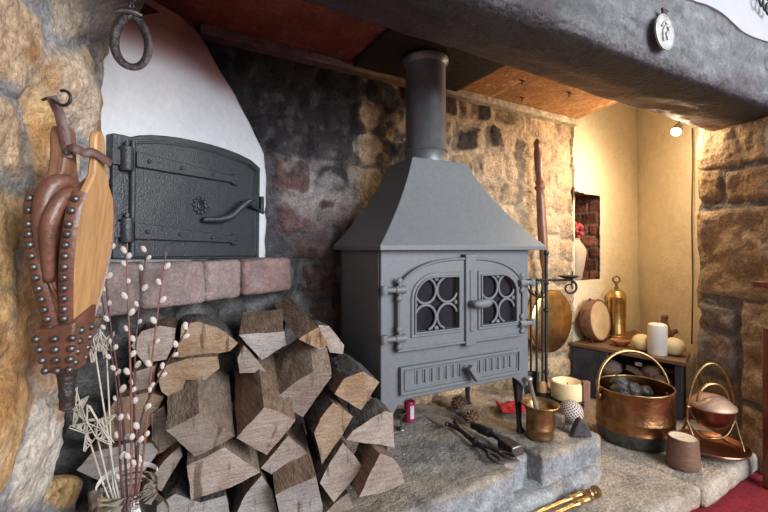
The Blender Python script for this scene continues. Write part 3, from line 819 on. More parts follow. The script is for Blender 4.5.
# doors
DL, DR, DC = .636, 1.143, .907
ZB, ZS, ZT = .370, .552, .647
def arch_z(x):
    c = (DL+DR)/2; hw = (DR-DL)/2
    t = abs(x-c)/hw
    return ZS+(ZT-ZS)*(1-t**2.6)**.62 if t < 1 else ZS
def door(xa, xb, outer):
    """outer = -1 for the left leaf, 1 for the right leaf"""
    n = 22
    topc = [(xa+(xb-xa)*i/n) for i in range(n+1)]
    pl = [qp(xa, ZB, YP), qp(xb, ZB, YP)]+[qp(x, arch_z(x), YP) for x in topc[::-1]]
    return pl
def ring(outer_pts, inner_pts, y0, depth, mb, mi=0):
    n = len(outer_pts)
    vs = []
    for yy in (y0, y0-depth):
        for lst in (outer_pts, inner_pts):
            vs += [Vector((p[0], yy, p[1])) for p in lst]
    fs = []
    for i in range(n):
        j = (i+1) % n
        fs += [(2*n+i, 2*n+j, 3*n+j, 3*n+i), (i, n+i, n+j, j), (i, j, 2*n+j, 2*n+i), (n+i, 3*n+i, 3*n+j, n+j)]
    mb.add(vs, fs, mi)
def winpts(xa, xb, za, zb, outer, rad, n=12, grow=0, m=10):
    """window outline with the outer top corner rounded, sampled evenly for ring()"""
    xa -= grow; xb += grow; za -= grow; zb += grow; rad = rad+grow
    pts = []
    def line(p, q, k): return [(p[0]+(q[0]-p[0])*i/k, p[1]+(q[1]-p[1])*i/k) for i in range(k)]
    if outer < 0:
        pts += line((xa, za), (xb, za), m)+line((xb, za), (xb, zb), m)+line((xb, zb), (xa+rad*1.15, zb), m)
        pts += [(xa+rad*1.15-rad*1.15*math.sin(PI/2*i/n), zb-rad+rad*math.cos(PI/2*i/n)) for i in range(n)]
        pts += line((xa, zb-rad), (xa, za), m)
    else:
        pts += line((xa, za), (xb, za), m)+line((xb, za), (xb, zb-rad), m)
        pts += [(xb-rad*1.15+rad*1.15*math.cos(PI/2*i/n), zb-rad+rad*math.sin(PI/2*i/n)) for i in range(n)]
        pts += line((xb-rad*1.15, zb), (xa, zb), m)+line((xa, zb), (xa, za), m)
    return pts
def dooroutline(xa, xb, outer, grow=0):
    """same sample count as winpts"""
    n, m = 12, 10
    def line(p, q, k): return [(p[0]+(q[0]-p[0])*i/k, p[1]+(q[1]-p[1])*i/k) for i in range(k)]
    za = ZB-grow*.6
    f = lambda x: arch_z(min(max(x, DL+.0005), DR-.0005))+grow
    pts = []
    if outer < 0:
        xa2 = xa-grow
        pts += line((xa2, za), (xb, za), m)+line((xb, za), (xb, f(xb)), m)
        xs = [xb+(xa2+.0-xb)*(i/(m+n)) for i in range(m+n)]
        pts += [(x, f(x)) for x in xs]
        pts += line((xa2, f(xa)), (xa2, za), m)
    else:
        xb2 = xb+grow
        pts += line((xa, za), (xb2, za), m)+line((xb2, za), (xb2, f(xb)), m)
        xs = [xb2+(xa-xb2)*(i/(m+n)) for i in range(m+n)]
        pts += [(x, f(x)) for x in xs]
        pts += line((xa, f(xa)), (xa, za), m)
    return pts
for (xa, xb, wa, wb, outer) in ((DL, DC-.004, .697, .858, -1), (DC+.004, DR, .956, 1.108, 1)):
    wz0, wz1, rad = .424, .587, .062
    mb = MB()
    O = dooroutline(xa, xb, outer, -.006); I = winpts(wa, wb, wz0, wz1, outer, rad)
    ring(O, I, YP+.004, .020, mb)
    dr = mb.build('door', m_stove, stove, smooth=30, bevel=.002)
    # raised border mouldings
    mb = MB()
    Oo = dooroutline(xa, xb, outer, 0.002); ring(Oo, [(p[0]*.955+.045*(wa+wb)/2, p[1]*.94+.06*(wz0+wz1)/2) for p in Oo], YP-.004, .017, mb)
    mb.build('border', m_stove, dr, smooth=30, bevel=.003)
    mb = MB()
    W1 = winpts(wa, wb, wz0, wz1, outer, rad, grow=.016); ring(W1, I, YP-.012, .009, mb)
    W2 = winpts(wa, wb, wz0, wz1, outer, rad, grow=.006); ring(W2, I, YP-.012, .014, mb)
    mb.build('window_frame', m_stove, dr, smooth=30, bevel=.002)
    mb = MB(); mb.prism([Vector((p[0], YP-.005, p[1])) for p in winpts(wa-.004, wb+.004, wz0-.004, wz1+.004, outer, rad)], (0, .004, 0))
    mb.build('pane', m_pane, dr, smooth=30)
    # tracery: four arcs meeting at the middles of the sides
    mb = MB(); cx, cz = (wa+wb)/2, (wz0+wz1)/2; hx, hz = (wb-wa)/2, (wz1-wz0)/2
    for sx in (-1, 1):
        for sz in (-1, 1):
            ex_, ez_ = cx+sx*hx*.515, cz+sz*hz*.515
            a0 = math.atan2(-sz, -sx); pts = []
            for i in range(25):
                a = a0+math.radians(-118+236*i/24); pts.append(Vector((ex_+hx*.485*math.cos(a), YP-.012, ez_+hz*.485*math.sin(a))))
            mb.tube(pts, .0048, 8)
    for (px_, pz_) in ((cx, cz+hz*.96), (cx, cz-hz*.96), (cx-hx*.96, cz), (cx+hx*.96, cz)): mb.ball((px_, YP-.011, pz_), (.009, .006, .009), 10, 6)
    mb.build('tracery', m_stove, dr, smooth=60)
    # two strap hinges on the outer edge
    for hz_ in (.556, .412):
        mb = MB(); xe = xa if outer < 0 else xb
        mb.tube([(xe-outer*.020, YP-.022, hz_), (xe+outer*.012, YP-.024, hz_)], [.013, .011], 10)
        mb.tube([(xe+outer*.010, YP-.024, hz_), (xe+outer*.046, YP-.020, hz_)], [.0085, .0085], 10)
        mb.lathe([(0, -.013), (.011, -.013), (.012, -.008), (.012, .008), (.011, .013), (0, .013)], (xe+outer*.047, YP-.018, hz_), (0, 0, 1), 12)
        for zz in (-.026, .026):
            mb.ball((xe-outer*.004, YP-.021, hz_+zz), (.011, .006, .011), 10, 6)
        mb.tube([(xe-outer*.004, YP-.020, hz_-.03), (xe-outer*.004, YP-.020, hz_+.03)], .0065, 8)
        mb.build('hinge', m_stove, dr, smooth=50)
# centre strip
mb = MB(); mb.box((DC, YP-.013, (ZB-.008+.658)/2), (.044, .024, .658-ZB+.012)); mb.box((DC, YP-.026, (ZB+.645)/2), (.014, .006, .20))
mb.build('centre_strip', m_stove, stove, smooth=30, bevel=.003)
mb = MB(); mb.tube([(DC-.004, YP-.024, .500), (DC-.004, YP-.046, .500)], .011, 12)
mb.ball((DC+.024, YP-.052, .500), (.040, .014, .015), 20, 10)
mb.build('door_handle', m_stove, stove, smooth=60)
# ash panel with slots and spin knob
mb = MB()
def rectring(xa, xb, za, zb, t, y, d): ring([(xa, za), (xb, za), (xb, zb), (xa, zb)], [(xa+t, za+t), (xb-t, za+t), (xb-t, zb-t), (xa+t, zb-t)], y, d, mb)
PA, PB, PZ0, PZ1 = .648, 1.140, .236, .321
mb.box(((PA+PB)/2, YP-.004, (PZ0+PZ1)/2), (PB-PA, .008, PZ1-PZ0))
rectring(PA, PB, PZ0, PZ1, .009, YP-.006, .009)
rectring(PA+.014, PB-.014, PZ0+.013, PZ1-.013, .004, YP-.006, .006)
ashp = mb.build('ash_panel', m_stove, stove, smooth=30, bevel=.002)
for k in range(15):
    x = PA+.055+k*(PB-PA-.11)/14
    if abs(x-.905) < .03: continue
    mb = MB(); mb.box((x, YP-.0085, (PZ0+PZ1)/2+.006), (.006, .003, .040)); mb.box((x+.006, YP-.011, (PZ0+PZ1)/2+.006), (.005, .006, .042))
    mb.build('vent_slot', m_stove, ashp, smooth=30, bevel=.001)
kb = MB(); Rk = Matrix.Rotation(math.radians(-35), 3, 'Y')
kb.tube([(.905, YP-.008, .275), (.905, YP-.030, .275)], .012, 12); kb.box((.905, YP-.038, .275), (.020, .022, .058), Rk)
kb.build('air_knob', m_stove, ashp, smooth=40, bevel=.006)
mb = MB(); mb.box(((X0+X1)/2, YF+.03, .32), (.5, .02, .16)); mb.box(((X0+X1)/2, YF+.05, .48), (.52, .01, .24))
mb.build('firebox_lining', m_stove_in, stove, smooth=0)
# legs: tapering, splayed foot
for (x, y, sx, sy) in ((X0+.025, YF+.018, -1, -1), (X1-.022, YF+.018, 1, -1), (X0+.03, YB-.03, -1, 1), (X1-.03, YB-.02, 1, 1)):
    mb = MB(); secs = [(.230, .022, .0), (.17, .016, .0), (.11, .011, .001), (.05, .0085, .003), (.022, .009, .005), (.012, .013, .008), (.002, .015, .010)]
    vs = []; fs = []
    for (z, w, o) in secs:
        for (a, b) in ((-1, -1), (1, -1), (1, 1), (-1, 1)): vs.append((x+sx*o+a*w, y+sy*o*.5+b*w*.7, z))
    for i in range(len(secs)-1):
        for j in range(4): fs.append((i*4+j, i*4+(j+1) % 4, (i+1)*4+(j+1) % 4, (i+1)*4+j))
    fs += [(0, 1, 2, 3), tuple(len(vs)-4+j for j in range(4))]
    mb.add(vs, fs); mb.build('leg', m_iron, stove, smooth=40, bevel=.003)
stove.rotation_euler.z = math.radians(-2.6)
# canopy hood
def loft(rects, mb):
    vs = []; fs = []
    for (xa, xb, ya, yb, z) in rects: vs += [(xa, ya, z), (xb, ya, z), (xb, yb, z), (xa, yb, z)]
    for i in range(len(rects)-1):
        for j in range(4): fs.append((i*4+j, i*4+(j+1) % 4, (i+1)*4+(j+1) % 4, (i+1)*4+j))
    fs += [(3, 2, 1, 0), tuple(len(vs)-4+j for j in range(4))]
    mb.add(vs, fs)
b0 = (.568, 1.238, .980, 1.372); t0 = (.767, .998, 1.130, 1.310)
R_ = [(*b0, .673), (*b0, .686)]
for i in range(0, 15):
    s_ = i/14; k = s_+.40*s_*(1-s_)
    R_.append(tuple(b0[j]+(t0[j]-b0[j])*k for j in range(4))+(.688+.304*s_,))
mb = MB(); loft(R_, mb); mb.build('canopy', m_stove, stove, smooth=30, bevel=.002)
PC = Vector((.880, 1.222, 0))
mb = MB(); mb.lathe([(0, .985), (.079, .985), (.079, 1.03), (.0765, 1.034), (.0765, 1.045), (.075, 1.047), (.075, 1.352), (.078, 1.358), (.085, 1.368), (.087, 1.379), (0, 1.379)], PC, n=48)
mb.lathe([(.080, 1.034), (.0825, 1.038), (.080, 1.042)], PC, n=48)
mb.build('flue_pipe', m_flue, stove, smooth=40)
mb = MB(); mb.ball((.955, 1.145, .993), (.006, .006, .004), 8, 5); mb.build('rivet', m_iron, stove)

# ================================================================== OVEN DOOR
od = thing('oven_door', 'black cast iron bread oven door with arched top set in the white wall', 'oven door', oven_uv(.2, .645))
fr_px = [(111, 259), (258, 259), (259, 168), (250, 160), (238, 154), (225, 149), (210, 144.5), (195, 141), (180, 138), (165, 136), (150, 135), (138, 135.5), (130, 137), (122, 135), (111, 133)]
fr = [((oven(a, b)-O_l).dot(d_o), oven(a, b).z) for a, b in fr_px]
mb = MB(); mb.prism([oven_uv(u, v, -.03) for u, v in fr], n_o*.036); mb.build('frame', m_castiron, od, smooth=30, bevel=.003)
dp_px = [(127, 257), (254, 256), (254.5, 172), (246, 165), (235, 160), (222, 155), (208, 150.5), (193, 147), (180, 144.5), (165, 142.5), (150, 141.5), (138, 141.5), (128, 142)]
dp = [((oven(a, b)-O_l).dot(d_o), oven(a, b).z) for a, b in dp_px]
mb = MB(); mb.prism([oven_uv(u, v, .004) for u, v in dp], n_o*.010); pan = mb.build('door_panel', m_castiron, od, smooth=30, bevel=.002)
mb = MB()
for g in (.0, .013, .022):
    c = (sum(p[0] for p in dp)/len(dp), sum(p[1] for p in dp)/len(dp))
    pts = [oven_uv(c[0]+(u-c[0])*(1-g*3.2), c[1]+(v-c[1])*(1-g*3.8), .0145) for u, v in dp[1:]]
    mb.tube(pts, .0035 if g == 0 else .002, 6)
mb.tube([oven_uv(dp[0][0]+.004, dp[0][1], .014), oven_uv(dp[-1][0]+.004, dp[-1][1], .014)], .006, 8)
mb.build('moulding', m_castiron, pan, smooth=60)
def ovuv(px, py): q = oven(px, py); return ((q-O_l).dot(d_o), q.z)
for (pa, pb) in (((131, 160), (236, 181.5)), ((129, 231), (236, 240))):
    mb = MB(); a = ovuv(*pa); b = ovuv(*pb); wa, wb = .019, .011
    if pa[1] > 200: wa = .020
    pts = [(a[0], a[1]+wa), (a[0]+(b[0]-a[0])*.88, b[1]+wb+(a[1]-b[1])*.12), (a[0]+(b[0]-a[0])*.90, b[1]+wb*1.5), (a[0]+(b[0]-a[0])*.95, b[1]+wb*1.5), (b[0], b[1]), (a[0]+(b[0]-a[0])*.95, b[1]-wb*1.5), (a[0]+(b[0]-a[0])*.90, b[1]-wb*1.5), (a[0]+(b[0]-a[0])*.88, b[1]-wb+(a[1]-b[1])*.12), (a[0], a[1]-wa)]
    mb.prism([oven_uv(u, v, .014) for u, v in pts], n_o*.011)
    hg = mb.build('strap_hinge', m_castiron, od, smooth=30, bevel=.002)
    for t in (.09, .36, .67, .93):
        mb = MB(); u = a[0]+(b[0]-a[0])*t; v = a[1]+(b[1]-a[1])*t
        Rz = None
        q = oven_uv(u, v, .0255); mb.ball(q, .0055, 10, 6); mb.build('bolt', m_castiron, hg, smooth=60)
    mb = MB(); hb = ovuv(122.5, pa[1]-1); mb.lathe([(0, -.030), (.013, -.030), (.0145, -.026), (.0145, .024), (.013, .028), (.006, .030), (.006, .040), (0, .042)], oven_uv(hb[0], hb[1], .018), n=16)
    mb.box(oven_uv(hb[0]-.018, hb[1], .010), (.026, .012, .036), Matrix.Rotation(math.atan2(d_o.y, d_o.x), 3, 'Z'))
    mb.build('hinge_knuckle', m_castiron, od, smooth=40)
# rosette and lever handle
ro = ovuv(196.5, 206); mb = MB()
for k in range(10):
    a = 2*PI*k/10; mb.ball(oven_uv(ro[0]+.021*math.cos(a), ro[1]+.021*math.sin(a), .015), .0062, 8, 5)
mb.tube([oven_uv(ro[0]+.016*math.cos(2*PI*k/24), ro[1]+.016*math.sin(2*PI*k/24), .016) for k in range(24)], .0035, 6, closed=True)
mb.tube([oven_uv(ro[0]+.008*math.cos(2*PI*k/24), ro[1]+.008*math.sin(2*PI*k/24), .016) for k in range(24)], .003, 6, closed=True)
mb.build('rosette', m_castiron, od, smooth=60)
hp = [ovuv(*q) for q in ((196, 220), (212, 219.5), (222, 216), (230, 208), (235, 203), (237, 201.5))]
hp = bez([oven_uv(u, v, .030+.006*i) for i, (u, v) in enumerate(hp)], 6)
mb = MB(); mb.tube(hp, [.0075+.004*math.sin(PI*min(1, i/len(hp)*1.1)) for i in range(len(hp))], 10)
p1 = ovuv(238, 203); p2 = ovuv(259, 213)
mb.tube([oven_uv(*p1, .040), oven_uv(*p2, .018)], .006, 8); mb.tube([oven_uv(*p1, .042), oven_uv(*p1, .012)], .007, 8)
mb.build('lever_handle', m_castiron, od, smooth=60)
lc = ovuv(257, 205); mb = MB(); mb.box(oven_uv(lc[0], lc[1], .016), (.012, .022, .055), Matrix.Rotation(math.atan2(d_o.y, d_o.x), 3, 'Z')); mb.build('latch_keeper', m_castiron, od, bevel=.002)

# ================================================================== LOGS
def log(label, poly_px, D, side='split', end=0, length=.2, vp=(195, 248), seed=0, barkmask=None, tilt=0):
    ax = (ray(*vp)).normalized()
    cx = sum(p[0] for p in poly_px)/len(poly_px); cy = sum(p[1] for p in poly_px)/len(poly_px)
    c = P(cx, cy, D)
    front = [onPlane(a, b, c, ax) for a, b in poly_px]
    # subdivide the outline
    out = []; eid = []
    n = len(front)
    for i in range(n):
        a, b = front[i], front[(i+1) % n]; k = max(1, int((b-a).length/.011))
        for j in range(k): out.append(a+(b-a)*j/k); eid.append(i)
    rings = max(4, int(length/.018)); m = len(out)
    cen = sum(out, Vector())/m
    base = np.array([tuple(p) for p in out]); cn = np.array(tuple(cen)); axn = np.array(tuple(ax))
    dirv = base-cn; rad = np.linalg.norm(dirv, axis=1)[:, None]; du = dirv/np.maximum(rad, 1e-6)
    vs = []
    for k in range(rings+1):
        t = k/rings
        p = base+axn*length*t
        # split faces are ridged along the grain: noise mostly constant along the axis
        q = np.stack([base[:, 0]*38, base[:, 2]*38, np.full(m, t*2.2)+seed], 1)
        nz = fbm(q, 4)
        amt = .0035 if k == 0 else .008
        p = p+du*(amt*nz)[:, None]*np.minimum(1, rad/.03)
        if k == 0: p = p-axn*(.0)  # sawn face
        vs.append(p)
    mb = MB(); allv = np.concatenate(vs); mb.v = [Vector(p) for p in allv]
    for k in range(rings):
        for i in range(m):
            j = (i+1) % m
            e = eid[i]
            mi = 2 if (barkmask and e in barkmask) else 1
            mb.f.append([k*m+i, k*m+j, (k+1)*m+j, (k+1)*m+i]); mb.m.append(mi)
    # sawn end: concentric rings, slightly rough
    prev = list(range(m)); L = 4
    for r in range(1, L+1):
        s_ = 1-r/(L+.0)
        if r < L:
            pts = cn+(allv[:m]-cn)*s_
            nz = fbm(pts*45+seed, 3); pts = pts-axn*(.0022*nz)[:, None]
            b0_ = len(mb.v); mb.v += [Vector(p) for p in pts]; cur = list(range(b0_, b0_+m))
            for i in range(m):
                j = (i+1) % m; mb.f.append([prev[j], prev[i], cur[i], cur[j]]); mb.m.append(0)
            prev = cur
        else:
            b0_ = len(mb.v); mb.v.append(Vector(cn))
            for i in range(m): mb.f.append([prev[(i+1) % m], prev[i], b0_]); mb.m.append(0)
    mb.f.append([rings*m+i for i in range(m)]); mb.m.append(0)
    sm = {'split': m_split, 'pale': m_split2}[side]
    o = mb.build('firewood_log', [(m_end, m_end2, m_end3)[end], sm, m_bark], None, smooth=38)
    tag(o, label, 'log', 'split firewood logs in the heap')
    return o
def dep(px, py): return .90+(px-100)/280*.17+(500-py)/180*.08
LOGS = [
 ('half round beige log end with dark bark top under the oven ledge', [(177, 357), (181.6, 324.6), (199, 322), (215.6, 327), (227, 333), (238, 343), (230, 351), (206, 356)], 0, dict(end=1, barkmask=(1, 2, 3, 4), length=.19)),
 ('log with orange brown ragged end just below the half round beige log', [(157, 374), (168, 364), (188, 358.5), (217, 356.5), (220, 368), (205, 380), (186, 380), (176, 404), (162, 392)], -.02, dict(end=1, length=.19, barkmask=(5, 6))),
 ('thick split log with torn top and grey brown diamond end, left centre of the heap', [(167, 430.6), (199, 413.5), (236, 436), (195, 457)], -.08, dict(end=0, length=.24, side='pale', vp=(190, 90))),
 ('large quarter log with smooth brown side and pale wedge end at the heap centre', [(236, 438), (264, 408), (277, 411), (296, 420), (267, 455)], -.08, dict(end=0, length=.26, vp=(225, 90))),
 ('wide grey log end with splintered upper edge, below the diamond ended log', [(187, 466), (225.5, 447), (260.5, 472), (231, 487.5), (191.5, 499.5)], -.03, dict(end=0, length=.20, side='pale', vp=(200, 150))),
 ('pale pinkish log end cut by the bottom picture edge, left of the ribbed pale log', [(230, 530), (244, 496), (261.5, 475.5), (272, 490), (282, 530)], 0, dict(end=2, barkmask=(0,))),
 ('small brown wedge shaped log end between the large quarter log and the half disc log', [(261, 468), (288, 436), (311, 456), (300, 469), (276, 477.6)], 0, dict(end=0)),
 ('pale square log end with ribbed brown top at the bottom middle of the heap', [(275, 495), (315.6, 476.5), (323, 505), (322, 532), (284, 532)], -.03, dict(end=2, length=.2, vp=(230, 130))),
 ('big rough log with saw marked grey top, highest forward log at the heap centre', [(272, 401), (298, 380), (313, 372), (331, 377), (303, 417)], -.05, dict(end=0, side='pale', length=.17, vp=(285, 60))),
 ('log with light grey end and brown ridged top at the peak of the heap', [(239, 335), (262, 333), (284, 331.6), (287, 344.5), (262, 360)], .0, dict(end=2, length=.17, vp=(265, 160))),
 ('square split log showing a broad flat brown side, topmost of the heap near the stove', [(299, 339), (318, 327), (328.5, 344.5), (320, 350)], -.05, dict(end=1, length=.34, vp=(185, 185))),
 ('dark log half hidden behind the topmost square log against the stove side', [(318, 325), (329, 326), (344, 345), (343, 354), (330, 352)], .02, dict(end=0, length=.10, barkmask=(0, 1))),
 ('clean pale five sided log end with mossy bark top beside the stove', [(334, 394), (344, 378.5), (362.5, 371.5), (379.6, 382), (361, 410)], -.045, dict(end=1, length=.20, barkmask=(1, 2), vp=(238, 248))),
 ('half disc log end with orange heart and dark bark back, right of the heap centre', [(314.5, 433), (320, 418), (333, 403), (353, 416), (344, 432), (322, 464.5)], -.03, dict(end=1, barkmask=(0, 1, 5), length=.2, vp=(225, 260))),
 ('log with curved bark top and mauve grey end touching the stove front corner', [(346, 440), (353, 431), (372.5, 417.5), (385, 411), (393, 413), (394, 447)], -.03, dict(end=0, barkmask=(0, 1, 2, 3), length=.10, vp=(215, 248))),
 ('mauve grey six sided log end standing on its corner below the half disc log', [(320, 483), (330, 462), (343, 443), (355, 456), (362.6, 468), (334, 502)], -.03, dict(end=0, barkmask=(0, 1), length=.2)),
 ('wedge shaped log with a reddish side, lowest at the right end of the heap', [(359, 497), (380, 454), (392, 458), (402, 470), (405, 483), (384, 492)], -.06, dict(end=0, length=.12, vp=(215, 248))),
 ('small dim log end in the gap under the peak log with light grey end', [(236.7, 358), (244, 346), (258, 361), (266, 372), (240, 373)], .0, dict(end=0, length=.14)),
 ('mauve log end at the bottom picture edge, right of the ribbed pale log', [(324, 515), (335, 503), (349, 492), (354, 512), (354, 532), (326, 532)], -.01, dict(end=0, length=.2)),
 ('big grey log end low on the left behind the glass jar', [(77, 470), (92, 453), (128, 443), (152, 443), (158, 452), (140, 478), (105, 484)], .0, dict(end=2, length=.19)),
 ('tan topped log resting on the big grey log end behind the willow stems', [(97, 424), (118, 398), (150, 392), (164, 397), (152, 422), (138, 441), (108, 441)], .0, dict(end=1, length=.18)),
 ('brown split log leaning in the gap right of the jar', [(141, 492), (163, 462), (180, 446), (182, 456), (168, 480), (152, 506)], -.01, dict(end=0, length=.19, barkmask=(3,))),
 ('beige log end beneath the oven ledge behind the rightmost willow twigs', [(131, 346), (142, 331), (160, 326), (176, 328), (174, 345), (166, 359), (145, 364)], .0, dict(end=0, length=.17)),
 ('black and white barked log at the bottom left picture edge', [(156, 532), (160, 505), (176, 494), (200, 503), (226, 495), (229, 512), (226, 532)], .0, dict(end=2, barkmask=(0, 1, 2, 3, 4), length=.2)),
 ('dark bark faced log in shadow left of the diamond ended log', [(151, 414), (164, 406), (168, 424), (178, 441), (163, 452), (152, 456)], .01, dict(end=0, barkmask=(0, 1, 2, 3, 4, 5), length=.18)),
 ('low shadowed log at the far left under the big grey log end', [(88, 492), (108, 487), (138, 484), (140, 500), (146, 532), (90, 532)], .01, dict(end=0, length=.18, barkmask=(0, 1))),
 ('rear log seen only as a dim sliver below the willow tips', [(132, 372), (155, 366), (154, 388), (134, 396)], .015, dict(end=0, length=.16)),
]
for k, (lab, poly, dd, kw) in enumerate(LOGS):
    cx = sum(p[0] for p in poly)/len(poly); cy = sum(p[1] for p in poly)/len(poly)
    log(lab, poly, dep(cx, min(cy, 505))+dd, seed=k*3.7, **kw)

# ================================================================== BELLOWS
Tb = Vector((.93, -.36, 0)).normalized(); Wb = Vector((.36, .93, 0)).normalized(); Ob = Vector((-.170, .772, 0))
def bp(t, w, z): return Ob+Tb*t+Wb*w+Z_*z
bel = thing('bellows', 'brown leather fire bellows with studded edges hanging on the left stone wall', 'bellows', bp(.04, .05, .43))
WID = .105
prof = [(.520, .020), (.545, .024), (.58, .034), (.62, .044), (.66, .051), (.70, .0535), (.735, .050), (.765, .040), (.785, .026), (.798, .018), (.82, .0145), (.85, .0145), (.862, .012), (.868, .006)]
def boardpoly(t_of_z, th):
    L_ = [(WID/2-w, z) for z, w in prof]+[(WID/2+w, z) for z, w in prof[::-1]]
    return L_
def tz(z, front):
    k = max(0, min(1, (z-.52)/.25)); k = k**.8
    return (.036+.034*k) if front else (.030-.024*k)
for front in (True, False):
    L_ = boardpoly(None, None); mb = MB(); n = len(L_)
    th = .012
    vs = [bp(tz(z, front), w, z) for w, z in L_]+[bp(tz(z, front)+th, w, z) for w, z in L_]
    h_ = len(prof)
    if not front:
        kk = lambda z: max(0, min(1, (z-.75)/.05)); vs = [bp(tz(z, front)+.022*kk(z), w-.022*kk(z), z) for w, z in L_]+[bp(tz(z, front)+.022*kk(z)+th*1.9, w-.022*kk(z), z) for w, z in L_]
    fs = [(i, (i+1) % n, n+(i+1) % n, n+i) for i in range(n)]
    for i in range(h_-1):
        a, b = i, n-1-i
        fs.append((a, a+1, b-1, b)); fs.append((n+a, n+b, n+b-1, n+a+1))
    mb.add(vs, fs)
    bd = mb.build('board' if front else 'back_board', m_tan if front else m_brownwood, bel, smooth=40, bevel=.003)
    if front: bd['label'] = 'smooth tan outer board'
    # leather band with round studs along the board's near edge
    edge = [(WID/2-w, z) for z, w in prof if .53 < z < .782]
    edge = bez([bp(tz(z, front)+.004, w-.002, z) for w, z in edge], 5)
    mb = MB(); mb.tube(edge, .0105, 8, flat=.42, up=tuple(Tb)); bn = mb.build('leather_band', m_leather, bel, smooth=60)
    far = [(WID/2+w, z) for z, w in prof if .53 < z < .782]
    mb = MB(); mb.tube(bez([bp(tz(z, front)+.004, w+.001, z) for w, z in far], 5), .009, 8, flat=.42, up=tuple(Tb)); mb.build('leather_band', m_leather, bel, smooth=60)
    mb = MB(); tot = 0; last = None
    for q in edge:
        if last is None or (q-last).length > .0142:
            mb.ball(q-Wb*.0045, (.0058, .0058, .0058), 10, 6); last = q
    mb.build('stud_row', m_stud, bn, smooth=60)
# folded leather gusset between the boards
mb = MB(); nz_ = 46; na = 25; vs = []
for i in range(nz_):
    z = .535+(.792-.535)*i/(nz_-1)
    hw = np.interp(z, [p[0] for p in prof], [p[1] for p in prof])
    if z > .765: hw = max(hw, .040)
    ta, tb = tz(z, False)+.009, tz(z, True)
    k = min(1, max(0, (z-.54)/.16))
    for j in range(na):
        s_ = j/(na-1)
        fold = (.020*math.cos(s_*2*PI*1.5+PI) + .010*math.sin(z*40+s_*5))*k - .030*k*math.sin(s_*PI)*0
        tip = max(0, (z-.75)/.042)
        w = WID/2-hw+.006-fold*.75*(math.sin(PI*s_)**.5)
        w += .035*tip**2
        vs.append(bp(ta+(tb-ta)*s_+.004*math.sin(z*55)*math.sin(PI*s_), w, z+.012*math.sin(PI*s_)*math.sin(s_*9)*k))
fs = [(i*na+j, i*na+j+1, (i+1)*na+j+1, (i+1)*na+j) for i in range(nz_-1) for j in range(na-1)]
mb.add(vs, fs); g = mb.build('leather_gusset', m_leather, bel, smooth=180)
md = g.modifiers.new('solid', 'SOLIDIFY'); md.thickness = .003
# rounded leather folds visible at the top
mb = MB()
mb.tube(bez([bp(.024, .010, .62), bp(.026, .002, .70), bp(.030, .002, .745), (bp(.038, .010, .774)), bp(.048, .024, .782), bp(.056, .04, .772)], 8), [.008+.006*math.sin(PI*min(1, i/40)) for i in range(41)], 10)
mb.tube(bez([bp(.034, .006, .63), bp(.040, -.006, .70), bp(.046, -.002, .735), bp(.054, .012, .760), bp(.060, .034, .768)], 8), [.007+.005*math.sin(PI*min(1, i/32)) for i in range(33)], 10)
mb.build('leather_fold', m_leather, bel, smooth=180)
# leather cuff at the nose and iron nozzle
mb = MB(); vs = []; secs = [(.556, .030, .031), (.53, .026, .028), (.50, .021, .024), (.488, .017, .020)]
for (z, a, b) in secs:
    for (q, r) in ((-1, -1), (0, -1.12), (1, -1), (1, 1), (0, 1.1), (-1, 1)):
        zz = z+(.022 if (z > .55 and r > 0) else 0)+(.012 if (z > .55 and q > 0) else 0)
        vs.append(bp(.0385+a*.95*q, WID/2-.012+b*r, zz))
fs = [(i*6+j, i*6+(j+1) % 6, (i+1)*6+(j+1) % 6, (i+1)*6+j) for i in range(3) for j in range(6)]+[tuple(range(6)), tuple(range(18, 24))]
mb.add(vs, fs); cf = mb.build('leather_cuff', m_leather, bel, smooth=30, bevel=.004)
mb = MB()
for r in range(4):
    z = .546-r*.0165; a = .0275-.003*r
    for q in (-.85, .10, .92): mb.ball(bp(.0385+a*q, WID/2-.012-.0315-.003*(1-abs(q))+.0025*r, z-.002), .0058, 10, 6)
    for s_ in (.3, .75): mb.ball(bp(.0385+a*.98, WID/2-.042+.06*s_, z+.006), .0058, 10, 6)
mb.build('stud_row', m_stud, cf, smooth=60)
mb = MB(); mb.lathe([(.0, .425), (.007, .425), (.0105, .428), (.010, .445), (.0115, .447), (.0115, .452), (.0105, .455), (.0125, .475), (.015, .492), (0, .495)], bp(.0385, WID/2-.012, 0), n=16)
mb.build('nozzle', m_rustiron, bel, smooth=50)
# hanging strap
hk = P(50, 97, .60)
hl = bp(tz(.82, False)+.042, WID/2-.030, .826); hr = bp(tz(.84, True)+.010, WID/2-.012, .828)
mb = MB(); s0 = hk+Vector((.002, -.004, 0)); s1 = hl+Vector((.002, -.006, .004))
mb.tube([s0, s0*.7+s1*.3+Vector((.004, -.003, 0)), s0*.3+s1*.7+Vector((.003, -.004, 0)), s1, s1-Z_*.012], .0068, 8, flat=.28, up=(1, 0, .2))
mb.tube(bez([s1+Vector((0, -.003, 0)), s1*.7+hr*.3+Vector((0, -.014, .002)), s1*.35+hr*.65+Vector((0, -.010, -.002)), hr+Vector((-.002, -.010, .002)), hr+Vector((.020, .006, -.010))], 6), .0068, 8, flat=.28, up=(0, .2, 1))
mb.build('strap', m_leather_d, bel, smooth=60)
mb = MB(); mb.ball(hl+Vector((.002, -.006, .0)), .006, 10, 6); mb.build('rivet', m_stud, bel)
hc = P(63, 98, .585)
mb = MB(); mb.tube([hk+Vector((-.012, .02, .0)), hk+Vector((-.004, .0, -.003)), hk+Vector((.004, -.006, -.006))]+arc(hc, .011, -2.3, 1.9, 14, (CA, -SA, 0), (0, 0, 1)), .0022, 8)
tag(mb.build('wall_hook', m_iron, None, smooth=60), 'small bent black iron hook above the bellows', 'hook')

